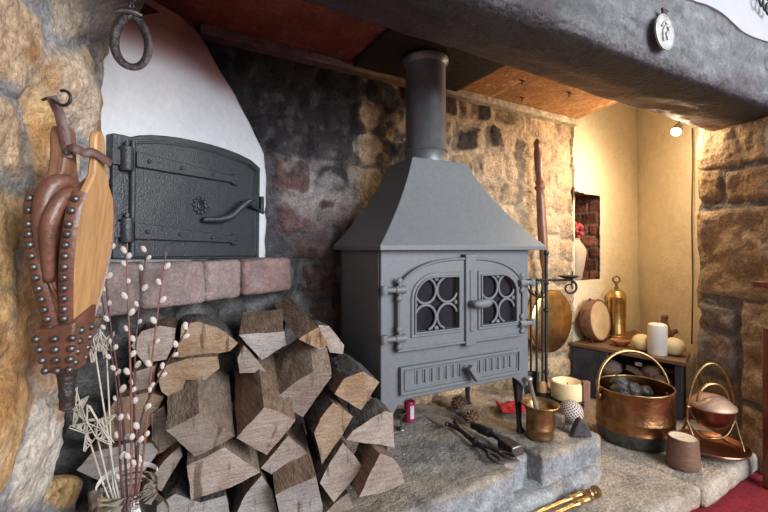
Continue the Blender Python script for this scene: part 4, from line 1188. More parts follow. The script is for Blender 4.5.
# ================================================================== iron ring upper left
rc = P(131.5, 42, .80); Ux = Vector((CA, -SA, 0)); Uv = Vector((SA, CA, 0))
sh = thing('iron_ring', 'dark oval iron loop hanging on a chain before the white oven breast', 'ring', rc)
tl = (Ux*.92+Uv*.38).normalized()
mb = MB(); pts = []
for k in range(40):
    a = 2*PI*k/40
    w = .029*math.cos(a)*(1-.12*math.sin(a)); pts.append(rc+tl*w+Z_*(.050*math.sin(a)))
mb.tube(pts, .0045, 8, closed=True, flat=1.9, up=tuple(Uv)); mb.build('loop', m_rustiron, sh, smooth=60)
mb = MB(); tc = rc+Z_*.052
mb.tube([tc+tl*x+Z_*(.010*math.cos(x*50)-.004)-Uv*.006 for x in (-.026, -.016, -.006, .004, .014, .022)], [.004, .006, .007, .007, .006, .004], 10); mb.build('clasp', m_steel, sh, smooth=60)
for k in range(9):
    mb = MB(); c = tc+Z_*(.014+k*.030); U1 = (tl if k % 2 else Uv)
    mb.tube([c+U1*.0065*math.cos(2*PI*i/14)+Z_*.019*math.sin(2*PI*i/14) for i in range(14)], .0024, 6, closed=True); mb.build('chain_link', m_steel, sh, smooth=60)

# ================================================================== JAR, WILLOW, STARS
JC = P(126, 484, .80); JX, JY = JC.x+.004, JC.y
jar = thing('glass_jar', 'clear glass jar holding willow twigs and straw stars at the lower left', 'jar', (JX, JY, .001))
mb = MB(); pr = [(0, .006), (.060, .004), (.070, .012), (.074, .03), (.075, .11), (.072, .14), (.062, .163), (.052, .176), (.049, .182), (.0515, .186), (.0515, .190), (.049, .193), (.0515, .197), (.0515, .202), (.049, .206), (.046, .206), (.046, .182), (.049, .176), (.059, .161), (.069, .138), (.072, .11), (.071, .03), (.066, .014), (.05, .009), (0, .009)]
mb.lathe(pr, (JX, JY, 0), n=40); mb.build('glass', m_glass, jar, smooth=60)
mb = MB(); ring_pts = [(JX+.0530*math.cos(a), JY+.0530*math.sin(a), .213+.006*math.sin(a*1)) for a in [PI*.10+i*PI*.9/16 for i in range(17)]]
mb.tube(ring_pts, .0055, 6, flat=.2, up=(0, 0, 1)); lb = mb.build('paper_band', m_label, jar, smooth=60); lb['label'] = 'pale band round the back of the jar rim'
ck = MB(); ck.ball((0, 0, 0), (.0052, .0050, .0070), 10, 7, noise=.15, seed=2)
ckm = None
def willow(label, path_px, D0, D1, mat, cats, seed):
    global ckm
    rg = random.Random(seed); n = len(path_px)
    base = Vector((JX, JY, .02))
    pts = [P(a, b, D0+(D1-D0)*i/(n-1)) for i, (a, b) in enumerate(path_px)]
    # keep the stem inside the jar below the rim
    dirn = (pts[0]-pts[1]).normalized(); foot = pts[0].copy()
    foot = Vector((JX+(pts[0].x-JX)*-.4, JY+(pts[0].y-JY)*-.4, .018))
    pth = bez([foot]+pts, 8)
    t = thing('willow_twig', label, 'twig', foot, 'pussy willow twigs in the jar')
    mb = MB(); k = len(pth); mb.tube(pth, [.0026-.0014*i/k for i in range(k)], 7); mb.build('stem', mat, t, smooth=60)
    start = int(k*.22)
    for c in range(cats):
        i = min(k-2, int(start+(k-2-start)*(c+.5)/cats)); d = (pth[i+1]-pth[i]).normalized()
        a = rg.uniform(0, 2*PI); sd = (Ux*(1 if c % 2 else -1)*rg.uniform(.6, 1)+Uv*rg.uniform(-.8, .3)).normalized()
        q = pth[i]+sd*.0062+d*.003
        if ckm is None:
            o = MB(); o.v = [v.copy() for v in ck.v]; o.f = ck.f; o.m = ck.m
            ob = o.build('catkin', m_catkin, t, smooth=180); ckm = ob.data
        else:
            ob = bpy.data.objects.new('catkin', ckm); COL.objects.link(ob); ob.parent = t; ob.matrix_parent_inverse = Matrix.Translation(-t.location)
        ob.location = q; ob.rotation_euler = (d*.8+sd*.5).to_track_quat('Z', 'Y').to_euler(); sc_ = rg.uniform(.85, 1.25); ob.scale = (sc_, sc_, sc_)
willow('purple willow twig leaning furthest left toward the bellows', [(121, 478), (118, 400), (108, 335), (100, 288)], .80, .83, m_stem, 11, 1)
willow('tall purple willow twig with catkins up to the oven door hinge', [(126, 478), (121, 400), (110, 320), (106, 265), (115, 222)], .81, .82, m_stem, 13, 2)
willow('straight brown willow twig in the middle of the bunch', [(131, 478), (131, 400), (129, 330), (127, 270), (127, 243)], .80, .80, m_stem2, 13, 3)
willow('purple willow twig just right of the middle one, tip before the oven door', [(136, 480), (134, 410), (136, 340), (143, 275), (149, 238)], .82, .84, m_stem, 13, 4)
willow('orange brown willow twig rising right before the brick ledge', [(140, 480), (148, 410), (153, 350), (160, 295), (166, 252)], .81, .83, m_stem2, 10, 5)
willow('short willow twig arching right across the logs', [(136, 482), (141, 420), (160, 376), (178, 345), (193, 317)], .80, .83, m_stem, 11, 6)
def straw_star(label, cpx, cpy, r, base_px, D, seed, squash=1.0):
    rg = random.Random(seed); c = P(cpx, cpy, D)
    b = P(base_px[0], base_px[1], .80)
    foot = Vector((JX+(b.x-JX)*-.5, JY+(b.y-JY)*-.5, .018))
    t = thing('straw_star', label, 'star', foot, 'straw stars on sticks in the jar')
    mb = MB(); mb.tube([foot, b, c], [.0018, .0017, .0016], 7); mb.build('stick', m_straw, t, smooth=60)
    mb = MB(); R = r/F*D; tips = []; inn = []
    a0 = rg.uniform(0, 1)
    for k in range(5):
        a = PI/2+a0+2*PI*k/5; tips.append(c+Ux*R*math.cos(a)*squash+Z_*R*math.sin(a)-Uv*.002); a += PI/5; inn.append(c+Ux*R*.36*math.cos(a)*squash+Z_*R*.36*math.sin(a)-Uv*.002)
    for k in range(5):
        for q in (inn[k], inn[k-1]):
            for z in range(2):
                j = Vector((rg.uniform(-1, 1), rg.uniform(-1, 1), rg.uniform(-1, 1)))*.0025
                mb.tube([tips[k]+j, q+j*.6], .0011, 5)
        for z in range(8):
            s_ = rg.random(); p = inn[k]*(1-s_)+tips[k]*s_; s2 = min(1, max(0, s_+rg.uniform(-.2, .2))); q = inn[k-1]*(1-s2)+tips[k]*s2
            mb.tube([p, q], .0009, 5)
    for z in range(16):
        a, b2 = rg.sample(inn, 2); mb.tube([a, b2+Vector((0, -.003, 0))], .0009, 5)
    mb.build('star', m_straw, t, smooth=60)
straw_star('large pale straw star facing forward above the jar rim', 95, 428, 24, (108, 482), .77, 4)
straw_star('straw star further left, seen nearly edge on', 79, 407, 20, (103, 484), .79, 8, .55)
straw_star('small straw star below the bellows nose', 94, 345, 16, (115, 480), .80, 5, .8)
straw_star('small straw star just right of the one below the bellows nose', 106, 343, 15, (113, 486), .82, 9, .7)

# ================================================================== HEARTH OBJECTS
# mortar and pestle
mo = thing('mortar', 'brass mortar with flared rim standing at the stove front leg', 'mortar', (1.203, .968, .006))
mb = MB(); pr = [(0, 0), (.050, 0), (.052, .005), (.050, .010), (.051, .03), (.0525, .034), (.051, .038), (.052, .090), (.056, .106), (.068, .117), (.072, .121), (.068, .123), (.058, .115), (.047, .098), (.044, .03), (.030, .016), (0, .014)]
pr = [(r_*.93, z_*.95) for r_, z_ in pr]; mb.lathe(pr, (1.203, .968, .006), n=40); mb.build('bowl', m_brass_old, mo, smooth=45)
pa = onPlane(528.5, 377, (1.20, .96, 0), Vector((SA, CA, 0))); pb_ = Vector((1.218, .978, .030))
dp_ = (pb_-pa).normalized(); L_ = (pb_-pa).length
mb = MB(); mb.lathe([(0, 0), (.009, .001), (.0125, .006), (.011, .013), (.007, .018), (.0075, L_*.5), (.009, L_*.8), (.013, L_*.92), (.013, L_*.98), (0, L_)], pa, dp_, n=18)
tag(mb.build('pestle', M('pestle_metal', (.42, .38, .33), .4, .7, .25, 40, .1), None, smooth=45), 'metal pestle leaning in the brass mortar', 'pestle')
# fire tongs with loop handles lying on the slab
zt = .016
ft = thing('fire_tongs', 'black iron scissor tongs with loop handles lying on the stone slab', 'tongs', onZ(475, 442, .004))
piv = onZ(475, 442, zt)
for (tip, loopc, nm, dz) in (((447, 424), (507, 455), 1, .002), ((455, 422), (494, 458), -1, -.004)):
    a = onZ(*tip, zt+dz); lc_ = onZ(*loopc, zt+dz); mb = MB()
    dir_ = (lc_-piv).normalized(); sd = Vector((-dir_.y, dir_.x, 0))
    mid = a*.5+piv*.5+sd*.010*nm
    ls = lc_-dir_*.028
    mb.tube(bez([a, a*.75+mid*.25+sd*.004*nm, mid, piv+Z_*dz, piv*.5+ls*.5, ls], 5), [.0088]*6+[.0078]*10+[.007]*10, 8, flat=.7)
    mb.tube([lc_+dir_*.028*math.cos(2*PI*k/24)+sd*.0125*math.sin(2*PI*k/24)*(1 if True else 1) for k in range(24)], .0048, 8, closed=True)
    mb.ball(a, (.011, .009, .008), 10, 6)
    mb.build('arm', m_rustiron, ft, smooth=60)
mb = MB(); mb.lathe([(0, -.012), (.010, -.012), (.010, .012), (.006, .016), (0, .016)], piv, n=12); mb.build('pivot', m_iron, ft, smooth=40)
# short hearth brush
hb_ = thing('hearth_brush', 'short black handled hearth brush lying beside the iron tongs', 'brush', onZ(495, 436, .004))
a, b, c, d = onZ(472, 425, .022), onZ(490, 433, .022), onZ(504, 442.5, .020), onZ(516, 450, .020)
mb = MB(); mb.tube(bez([a, a*.6+b*.4, b, b*.8+c*.2, b*.5+c*.5, c], 5), [.012]*5+[.016]*6+[.010]*5+[.0075]*5+[.0075]*5, 10); mb.build('handle', m_iron, hb_, smooth=60)
di = (d-c).normalized(); sd = Vector((-di.y, di.x, 0)); Rb = Matrix((di, sd, Z_)).transposed()
mb = MB(); mb.box(c*.5+d*.5-di*.004, ((d-c).length+.01, .046, .030), Rb); mb.build('head', m_rustiron, hb_, smooth=30, bevel=.005)
mb = MB(); mb.box(d+di*.004, (.012, .050, .032), Rb); mb.build('ferrule', m_steel, hb_, smooth=30, bevel=.003)
# pine cones
for (px_, py_, zc, r, lab) in ((472, 414, .028, .030, 'brown pine cone on the hearth behind the tongs under the stove'), (459, 399, .03, .032, 'dark pine cone by the stove rear leg')):
    c = onZ(px_, py_+3, zc); mb = MB(); rg = random.Random(px_)
    mb.ball(c, (r*.85, r*.7, r*.6), 10, 8)
    for k in range(44):
        t = (k+.5)/44; ph = k*2.39996; cx_ = 1-2*t; s_ = math.sqrt(1-cx_*cx_)
        dv = Vector((cx_*1.1, s_*math.cos(ph)*.85, s_*math.sin(ph)*.8)); q = c+dv*r*.85
        mb.ball(q, (r*.26, r*.26, r*.12), 7, 4, R=dv.to_track_quat('Y', 'Z').to_matrix())
    tag(mb.build('pine_cone', m_cone, None, smooth=60), lab, 'pine cone', 'pine cones under the stove')
# can and little candle dish under the stove
c = onZ(409.5, 420, .004); can = thing('can', 'small red and white printed can under the stove behind the logs', 'can', c)
mb = MB(); mb.lathe([(0, 0), (.021, 0), (.021, .072), (.0195, .076), (.018, .074), (0, .074)], c, n=24); mb.build('body', m_canred, can, smooth=40)
mb = MB(); ang = math.atan2(-c.y, -c.x)
for k in range(2):
    vs = []; 
    for i in range(7):
        a = ang+.15+i*.13
        for z in (.012, .062): vs.append(c+Vector((math.cos(a)*.0218, math.sin(a)*.0218, z)))
    mb.add(vs, [(2*i, 2*i+2, 2*i+3, 2*i+1) for i in range(6)]); break
mb.build('label_panel', m_canwhite, can, smooth=60)
c = onZ(401, 429, .004); mb = MB(); mb.lathe([(0, 0), (.016, 0), (.014, .004), (.004, .010), (.0035, .045), (.008, .052), (.021, .060), (.023, .066), (.020, .066), (.006, .056), (0, .056)], c, n=22)
tag(mb.build('candle_dish', m_steel, None, smooth=45), 'little stemmed metal dish beside the red can', 'candle holder')
# red cloth
c = onZ(513, 411, .006); mb = MB(); n = 22; vs = []
for j in range(n):
    for i in range(n):
        u, v = i/(n-1)-.5, j/(n-1)-.5
        q = c+Ux*u*.12+Uv*v*.09
        hgt = .014+.016*float(fbm(np.array([[u*4+3, v*4, 1.2]]), 3)[0])+.012*math.cos(u*3)*math.cos(v*3)
        vs.append((q.x, q.y, .006+max(.002, hgt)))
mb.add(vs, [(j*n+i, j*n+i+1, (j+1)*n+i+1, (j+1)*n+i) for j in range(n-1) for i in range(n-1)])
rcl = mb.build('red_cloth', m_red, None, smooth=180); md = rcl.modifiers.new('solid', 'SOLIDIFY'); md.thickness = .004; md.offset = 1
tag(rcl, 'crumpled bright red cloth on the hearth behind the stove leg', 'cloth')
# iron stand with scroll arm
sx_, sy_ = 1.50, 1.175
st = thing('tool_stand', 'black wrought iron fire tool stand with a scroll arm and dish beside the stove', 'tool stand', (sx_, sy_, .006))
Zs = lambda py: H-(py-248)/F*1.77
mb = MB(); mb.tube([(sx_, sy_, .006), (sx_, sy_, .655)], .0068, 10)
for z in (Zs(310), Zs(372), Zs(283)): mb.ball((sx_, sy_, z), (.012, .012, .011), 12, 8)
mb.ball((sx_, sy_, .658), (.012, .012, .014), 12, 8)
mb.build('pole', m_iron, st, smooth=60)
mb = MB()
for k in range(3):
    a = .6+2*PI*k/3; dv = Vector((math.cos(a), math.sin(a), 0)); c0 = Vector((sx_, sy_, 0))
    mb.tube(bez([c0+Z_*.07, c0+dv*.025+Z_*.055, c0+dv*.055+Z_*.02, c0+dv*.085+Z_*.010], 6), .005, 8)
mb.build('foot', m_iron, st, smooth=60)
mb = MB(); zb_ = Zs(280); p0 = Vector((sx_, sy_, zb_))
mb.tube([p0-Ux*.085, p0+Ux*.105], .0052, 8)
sc_pts = [p0+Ux*.105]
for k in range(26):
    a = PI/2-k*.33; r = .034*(1-k/34); sc_pts.append(p0+Ux*(.105+.0)+Z_*-.034+Ux*r*math.cos(a)+Z_*r*math.sin(a))
mb.tube(sc_pts, [.0055]+[.0055-.002*k/26 for k in range(26)], 8)
mb.tube(bez([p0-Ux*.085, p0-Ux*.08-Z_*.04, p0-Ux*.04-Z_*.072, p0-Z_*.075], 6), .0045, 8)
for s_ in (-.075, -.05, -.025, .03): mb.tube(bez([p0+Ux*s_, p0+Ux*s_-Uv*.018-Z_*.006, p0+Ux*s_-Uv*.020+Z_*.010], 4), .003, 6)
mb.build('scroll_arm', m_iron, st, smooth=60)
mb = MB(); mb.lathe([(0, 0), (.012, 0), (.030, .006), (.043, .012), (.045, .015), (.042, .016), (.012, .008), (0, .008)], p0+Ux*.10+Z_*.004, n=28); mb.build('dish', m_iron, st, smooth=45)
# hanging tools
def rodtool(name, lab, cat, s_, zbot, extra):
    q = p0+Ux*s_-Uv*.022; t = thing(name, lab, cat, (q.x, q.y, zbot), 'fire tools on the iron stand')
    mb = MB(); mb.tube([(q.x, q.y, zbot), (q.x, q.y, zb_-.012)], .0048, 8)
    mb.tube([q+Z_*-.012+Ux*.009*math.sin(2*PI*k/14)+Z_*(.010-.010*math.cos(2*PI*k/14)) for k in range(14)], .0028, 6, closed=True); mb.ball((q.x, q.y, zb_-.05), (.008, .008, .014), 10, 6)
    mb.build('rod', m_iron, t, smooth=60); extra(t, q, zbot)
def brushhead(t, q, z):
    mb = MB(); mb.lathe([(0, .045), (.010, .043), (.020, .030), (.024, .012), (.024, .0), (0, 0)], (q.x, q.y, z-.03), n=18); o = mb.build('brush_head', m_tan, t, smooth=45); o['label'] = 'pale wooden brush head'
    mb = MB(); mb.lathe([(.023, 0), (.025, -.03), (.028, -.055), (0, -.055)], (q.x, q.y, z-.031), n=18); mb.build('bristles', m_bristle, t, smooth=45)
def shovel(t, q, z):
    mb = MB(); n = 10; vs = []
    for j in range(n):
        for i in range(n):
            u, v = i/(n-1)-.5, j/(n-1); vs.append((q+Ux*u*.075*(1-.25*v)).to_tuple()[:2]+(z-.10*v,)); 
            p = Vector(vs[-1])+Uv*(.018*(1-4*u*u)); vs[-1] = tuple(p)
    mb.add(vs, [(j*n+i, j*n+i+1, (j+1)*n+i+1, (j+1)*n+i) for j in range(n-1) for i in range(n-1)]); o = mb.build('blade', m_iron, t, smooth=60); md = o.modifiers.new('solid', 'SOLIDIFY'); md.thickness = .003
def poker(t, q, z):
    mb = MB(); mb.tube(bez([q*1+Z_*(z+.04-q.z), q+Ux*.012+Z_*(z+.02-q.z), q+Ux*.02+Z_*(z+.03-q.z)], 4), [.004]*8+[.002], 7); mb.build('barb', m_iron, t, smooth=60)
rodtool('brush', 'fire brush with pale wooden head hanging right on the iron stand', 'brush', -.025, Zs(380)-.01, brushhead)
rodtool('ash_shovel', 'black ash shovel hanging left on the iron stand', 'shovel', -.075, .14, shovel)
rodtool('poker', 'black poker hanging between shovel and brush on the iron stand', 'poker', -.050, .05, poker)

# warming pan on the back wall
wp = thing('warming_pan', 'polished brass warming pan hanging by its long turned handle on the stone wall', 'warming pan', (1.77, 1.38, .16))
wc = Vector((1.782, 1.415, .302))
mb = MB(); mb.lathe([(0, .0), (.135, .0), (.150, .012), (.152, .045), (.160, .050), (.161, .055), (.152, .060), (.13, .066), (.06, .074), (0, .076)], wc, (0, -1, 0), n=56); mb.build('pan', m_brass_mid, wp, smooth=35)
mb = MB(); mb.tube([wc+Vector((.1585*math.cos(2*PI*k/48), -.053, .1585*math.sin(2*PI*k/48))) for k in range(48)], .004, 6, closed=True); mb.build('rim', m_copper_d, wp, smooth=60)
hb0 = wc+Vector((-.022, -.035, .150)); ht0 = onY(537, 139, 1.405); hd = (ht0-hb0); L_ = hd.length
mb = MB(); mb.lathe([(.010, 0), (.012, .05), (.013, .10), (0, .105)], hb0-hd.normalized()*.02, hd, n=14); mb.build('ferrule', m_brass_old, wp, smooth=45)
pf = [(r_*1.35, z_) for r_, z_ in [(0, .07), (.011, .07), (.013, .09), (.010, .10), (.015, .16), (.0185, .30), (.0165, L_*.60), (.014, L_*.66), (.020, L_*.675), (.020, L_*.69), (.013, L_*.70), (.018, L_*.72), (.012, L_*.74), (.015, L_*.80), (.016, L_*.90), (.011, L_*.955), (.0145, L_*.97), (.011, L_*.985), (.004, L_), (0, L_)]]
mb = MB(); mb.lathe(pf, hb0, hd, n=18); mb.build('handle', m_turned, wp, smooth=45)
mb = MB(); cc_ = ht0+Vector((0, .0, .012)); mb.tube([cc_+Vector((.014*math.sin(2*PI*k/16), 0, .014-.014*math.cos(2*PI*k/16))) for k in range(16)], .0022, 6, closed=True); mb.build('hanging_ring', m_steel, wp, smooth=60)

# big candle on a low iron ring stand
bc_ = P(567, 405, 1.70); bcx, bcy = bc_.x, bc_.y
ch = thing('candle_stand', 'low black iron ring stand under the big cream candle', 'candle holder', (bcx, bcy, .0))
zc0 = .034
mb = MB()
for z in (zc0-.004, zc0+.012): mb.tube([(bcx+.070*math.cos(2*PI*k/30), bcy+.070*math.sin(2*PI*k/30), z) for k in range(30)], .0045, 7, closed=True)
mb.lathe([(0, -.006), (.068, -.006), (.068, 0), (0, 0)], (bcx, bcy, zc0), n=30); mb.build('ring', m_iron, ch, smooth=45)
for k in range(4):
    a = PI/4+k*PI/2; mb = MB(); mb.tube(bez([(bcx+.068*math.cos(a), bcy+.068*math.sin(a), zc0), (bcx+.074*math.cos(a), bcy+.074*math.sin(a), zc0-.02), (bcx+.07*math.cos(a), bcy+.07*math.sin(a), .008)], 4), .005, 7); mb.build('leg', m_iron, ch, smooth=60)
bcn = thing('candle', 'thick cream candle with a hollowed top beside the tool stand', 'candle', (bcx, bcy, zc0))
mb = MB(); mb.lathe([(0, .001), (.060, .001), (.063, .006), (.063, .070), (.061, .080), (.055, .083), (.046, .074), (.03, .064), (0, .060)], (bcx, bcy, zc0), n=36, lobes=lambda a: .03*math.sin(3*a+1)); mb.build('wax', m_wax, bcn, smooth=50)
mb = MB(); mb.tube([(bcx, bcy, zc0+.055), (bcx+.002, bcy, zc0+.074)], .0018, 6); mb.build('wick', m_iron, bcn)
# small upright wood billet
q = P(585.5, 410, 1.655); mb = MB(); mb.box((q.x, q.y, .066), (.030, .022, .128), Matrix.Rotation(-.5, 3, 'Z')); tag(mb.build('wood_block', m_brownwood, None, smooth=30, bevel=.003), 'upright strip of brown wood right of the big cream candle', 'wood block')
q = P(558, 422, 1.50); mb = MB(); mb.box((q.x+.01, q.y, .030), (.036, .030, .046), Matrix.Rotation(.4, 3, 'Z')); tag(mb.build('wood_block', m_split2, None, smooth=30, bevel=.003), 'small pale wood block between mortar and openwork ball', 'wood block')
# openwork ceramic ball
q = P(571, 413, 1.53); bc2 = Vector((q.x, q.y, .053)); r = .044
ball = thing('openwork_ball', 'white openwork ceramic ball with dark holes beside the mortar', 'ornament', (q.x, q.y, .009))
mb = MB(); mb.ball(bc2, r, 32, 20); mb.build('shell', M('tan_white_ceramic', (.50, .43, .36), .55, 0, .1, 30, .05), ball, smooth=180)
mb = MB()
for k in range(280):
    t = (k+.5)/280; ph = k*2.39996; zc_ = 1-2*t; s_ = math.sqrt(1-zc_*zc_); dv = Vector((s_*math.cos(ph), s_*math.sin(ph), zc_))
    mb.ball(bc2+dv*r*.99, (.0034, .0034, .0012), 7, 4, R=dv.to_track_quat('Z', 'Y').to_matrix())
mb.build('holes', m_slate, ball, smooth=60)
# dark slate wedge
q = P(582, 440, 1.425); q.z = .004
mb = MB(); wpts = [q-Ux*.036, q+Ux*.040, q+Ux*.030+Z_*.028, q+Ux*.016+Z_*.052, q+Ux*.002+Z_*.066, q-Ux*.010+Z_*.060, q-Ux*.022+Z_*.036]
mb.prism(wpts, Uv*.03); tag(mb.build('slate_piece', m_slate, None, smooth=50, bevel=.008, segs=3), 'dark pointed slate piece at the hearth step corner', 'stone')

# brass tongs in front
bt = thing('brass_tongs', 'long polished brass fire tongs lying on the lower hearth in front', 'tongs', (1.1, .80, ZL+.004))
e0 = onZ(597, 491, ZL+.022); e1 = Vector((.80, .815, ZL+.018)); dv = (e1-e0).normalized(); sd = Vector((-dv.y, dv.x, 0))
for s_ in (-1, 1):
    mb = MB(); o_ = sd*s_*.014; Lb = (e1-e0).length
    mb.lathe([(0, .045), (.008, .045), (.008, .06), (.0105, .063), (.0105, .068), (.008, .072), (.009, .10), (.0115, .112), (.0115, .118), (.0075, .122), (.0065, .14), (.0062, Lb*.9), (.009, Lb*.93), (.008, Lb), (0, Lb)], e0+o_, dv, n=16); mb.build('arm', m_brass_mid, bt, smooth=45)
mb = MB(); mb.lathe([(0, -.006), (.014, -.004), (.019, .002), (.019, .010), (.012, .016), (.012, .026), (.016, .030), (.016, .042), (.010, .048), (0, .05)], e0, dv, n=20); mb.tube([e0+dv*.05-sd*.02, e0+dv*.05+sd*.02], .009, 10); mb.build('hinge_knob', m_brass_old, bt, smooth=45)

# coal scuttle
scx, scy = 1.792, .957
sc = thing('coal_scuttle', 'round hammered copper coal bucket with hoop handle on the lower hearth', 'coal bucket', (scx, scy, ZL+.006))
def rimz(a):
    # rim dips toward the front right, rises at the back
    dvx = math.cos(a)*Uv.x+math.sin(a)*Uv.y; dux = math.cos(a)*Ux.x+math.sin(a)*Ux.y
    return .221-.002*dvx+.006*dux
n = 56; mb = MB(); vs = []
profs = [(.0, .0, 0), (.150, .0, 0), (.158, .006, 0), (.166, .045, 0), (.1665, .052, 0), (.169, .056, 0), (.169, .062, 0), (.166, .066, 0), (.165, .094, 0), (.1675, .098, 0), (.1675, .104, 0), (.165, .108, 0), (.164, .5, 1), (.1635, 1, 1)]
k = len(profs)
for side in (0, 1):
    for (r, z, rel) in (profs if side == 0 else profs[::-1]):
        for j in range(n):
            a = 2*PI*j/n; zz = z if not rel else .108+(rimz(a)-.108)*z
            rr_ = max(0, r-(.003 if side else 0)); zz = zz+(.003 if (side and not rel) else 0)
            vs.append((scx+.88*rr_*math.cos(a), scy+.88*rr_*math.sin(a), ZL+.006+zz))
rows = 2*k
fs = [(i*n+j, i*n+(j+1) % n, (i+1)*n+(j+1) % n, (i+1)*n+j) for i in range(rows-1) for j in range(n)]
mb.v = [Vector(v) for v in vs]; mb.f = [list(f) for f in fs]; mb.m = [1 if (i < 5) else 0 for i in range(rows-1) for j in range(n)]
mb.build('bucket', [m_copper, m_verd], sc, smooth=40)
mb = MB(); mb.tube([(scx+.1439*math.cos(2*PI*j/n), scy+.1439*math.sin(2*PI*j/n), ZL+.006+rimz(2*PI*j/n)) for j in range(n)], .004, 7, closed=True); mb.build('rolled_rim', m_brass_old, sc, smooth=60)
mb = MB(); hx = .155
hpts = []
for i in range(25):
    a = PI*i/24; hpts.append(Vector((scx, scy, ZL+.19))+Ux*(hx*math.cos(a))+Z_*(.178*math.sin(a)**.85)+Uv*.035*math.sin(a))
mb.tube(hpts, .0068, 9); 
for s_ in (-1, 1): mb.ball(Vector((scx, scy, ZL+.185))+Ux*s_*.151, (.014, .014, .018), 12, 8)
mb.build('hoop_handle', m_brass_old, sc, smooth=60)
mb = MB(); mb.lathe([(0, 0), (.135, 0), (.135, .004), (0, .004)], (scx, scy, ZL+.12), n=30); mb.build('liner', m_slate, sc)
rg = random.Random(4)
clab = ['large round black coal lump at the left of the copper bucket', 'shiny coal lump against the back rim left in the copper bucket', 'flat coal lump at the front left rim of the copper bucket', 'middle upright coal lump in the copper bucket', 'coal lump with grey sheen at the right of the copper bucket heap', 'small coal lump wedged at the front of the copper bucket', 'coal lump low behind the middle one in the copper bucket']
for k, (du, dv_, dz, r) in enumerate([(-.085, -.02, .20, .042), (-.055, .04, .212, .046), (-.085, -.040, .185, .034), (-.01, .01, .195, .042), (.055, .02, .185, .036), (-.03, -.045, .180, .034), (.02, .085, .18, .04)]):
    mb = MB(); q = Vector((scx, scy, ZL+dz+.014))-Uv*.012+Ux*du*.9+Uv*dv_*.9
    mb.ball(q, (r, r*.85, r*.72), 18, 12, noise=.35, seed=k+1, R=Matrix.Rotation(rg.uniform(0, 3), 3, 'Z')); tag(mb.build('coal_lump', m_coal, None, smooth=50), clab[k], 'coal', 'coal lumps in the copper bucket')

# copper cauldron on a wire stand with tray
tx, ty = 1.93, .735
tr = thing('copper_tray', 'round copper tray on little feet under the hanging copper pot', 'tray', (tx, ty, ZL))
mb = MB(); mb.lathe([(r_*.86, z_) for r_, z_ in [(0, .022), (.118, .022), (.130, .030), (.139, .036), (.141, .033), (.132, .024), (.120, .017), (0, .017)]], (tx, ty, ZL+.006), n=48); mb.build('plate', m_copper_d, tr, smooth=40)
for k in range(3):
    a = 1+2*PI*k/3; mb = MB(); mb.ball((tx+.09*math.cos(a), ty+.09*math.sin(a), ZL+.015), (.012, .012, .012), 12, 8); mb.build('foot', m_iron, tr, smooth=60)
for s_ in (-1,):
    c = Vector((tx, ty, ZL+.04))+Ux*s_*.122; mb = MB(); mb.tube([c+Ux*s_*.018*math.sin(a)*1+Uv*.03*math.cos(a)+Z_*.010*math.sin(a) for a in [PI*i/12 for i in range(13)]], .005, 8); mb.build('handle', m_brass_old, tr, smooth=60)
pz = H-(410-248)/F*1.59
ps = thing('wire_stand', 'brass wire hoop stand holding the small copper pot', 'stand', (tx, ty, ZL+.03))
mb = MB(); hoop = []
zb0 = ZL+.029; top_ = H-(364-248)/F*1.59
for i in range(33):
    a = PI*i/32; hoop.append(Vector((tx, ty, zb0+.10))+Ux*(.096*math.cos(a))+Z_*((top_-zb0-.10)*math.sin(a)))
pts = [Vector((tx, ty, zb0))+Ux*.088-Uv*.05]+hoop+[Vector((tx, ty, zb0))-Ux*.088-Uv*.05]
mb.tube(pts, .0042, 8); mb.build('hoop', m_brass_old, ps, smooth=60)
mb = MB()
for s_ in (-1, 1): mb.tube([Vector((tx, ty, zb0+.10))+Ux*s_*.096, Vector((tx, ty, zb0))+Ux*s_*.09+Uv*.06], .0042, 8)
mb.tube(bez([Vector((tx, ty, zb0+.10))-Ux*.095, Vector((tx, ty, zb0+.045))-Ux*.05-Uv*.01, Vector((tx, ty, zb0+.030)), Vector((tx, ty, zb0+.045))+Ux*.05-Uv*.01, Vector((tx, ty, zb0+.10))+Ux*.095], 6), .004, 8)
mb.build('brace', m_brass_old, ps, smooth=60)
pot = thing('copper_pot', 'small lidded copper pot hanging in the brass wire stand', 'pot', (tx, ty, pz-.09))
pc = Vector((tx, ty, pz))
mb = MB(); mb.lathe([(r_*.86, z_) for r_, z_ in [(0, -.072), (.035, -.068), (.062, -.052), (.080, -.025), (.087, .0), (.090, .008), (.0905, .014), (.086, .014), (.080, .0), (0, -.02)]], pc, n=44); mb.build('bowl', m_copper_d, pot, smooth=45)
mb = MB(); mb.lathe([(r_*.86, z_*1.1) for r_, z_ in [(.093, .012), (.0935, .017), (.086, .024), (.070, .037), (.062, .040), (.055, .046), (.03, .052), (0, .054)]], pc, n=44); ld = mb.build('lid', M('lid_pinkish_copper', (.40, .265, .19), .55, .6, .25, 20, .1), pot, smooth=45); ld['label'] = 'pale polished domed lid'
mb = MB(); hpt = []
for i in range(23):
    a = PI*i/22; hpt.append(pc+Ux*(.062*math.cos(a))+Z_*(.035+.070*math.sin(a))-Uv*.01)
mb.tube(hpt, [.0055]*23, 9, flat=.7); mb.build('lid_handle', m_brass_old, ld, smooth=60)
mb = MB()
for s_ in (-1, 1): mb.tube([pc+Ux*s_*.076+Z_*.008, pc+Ux*s_*.098+Z_*.010], .0055, 8)
mb.build('lug', m_brass_old, pot, smooth=60)

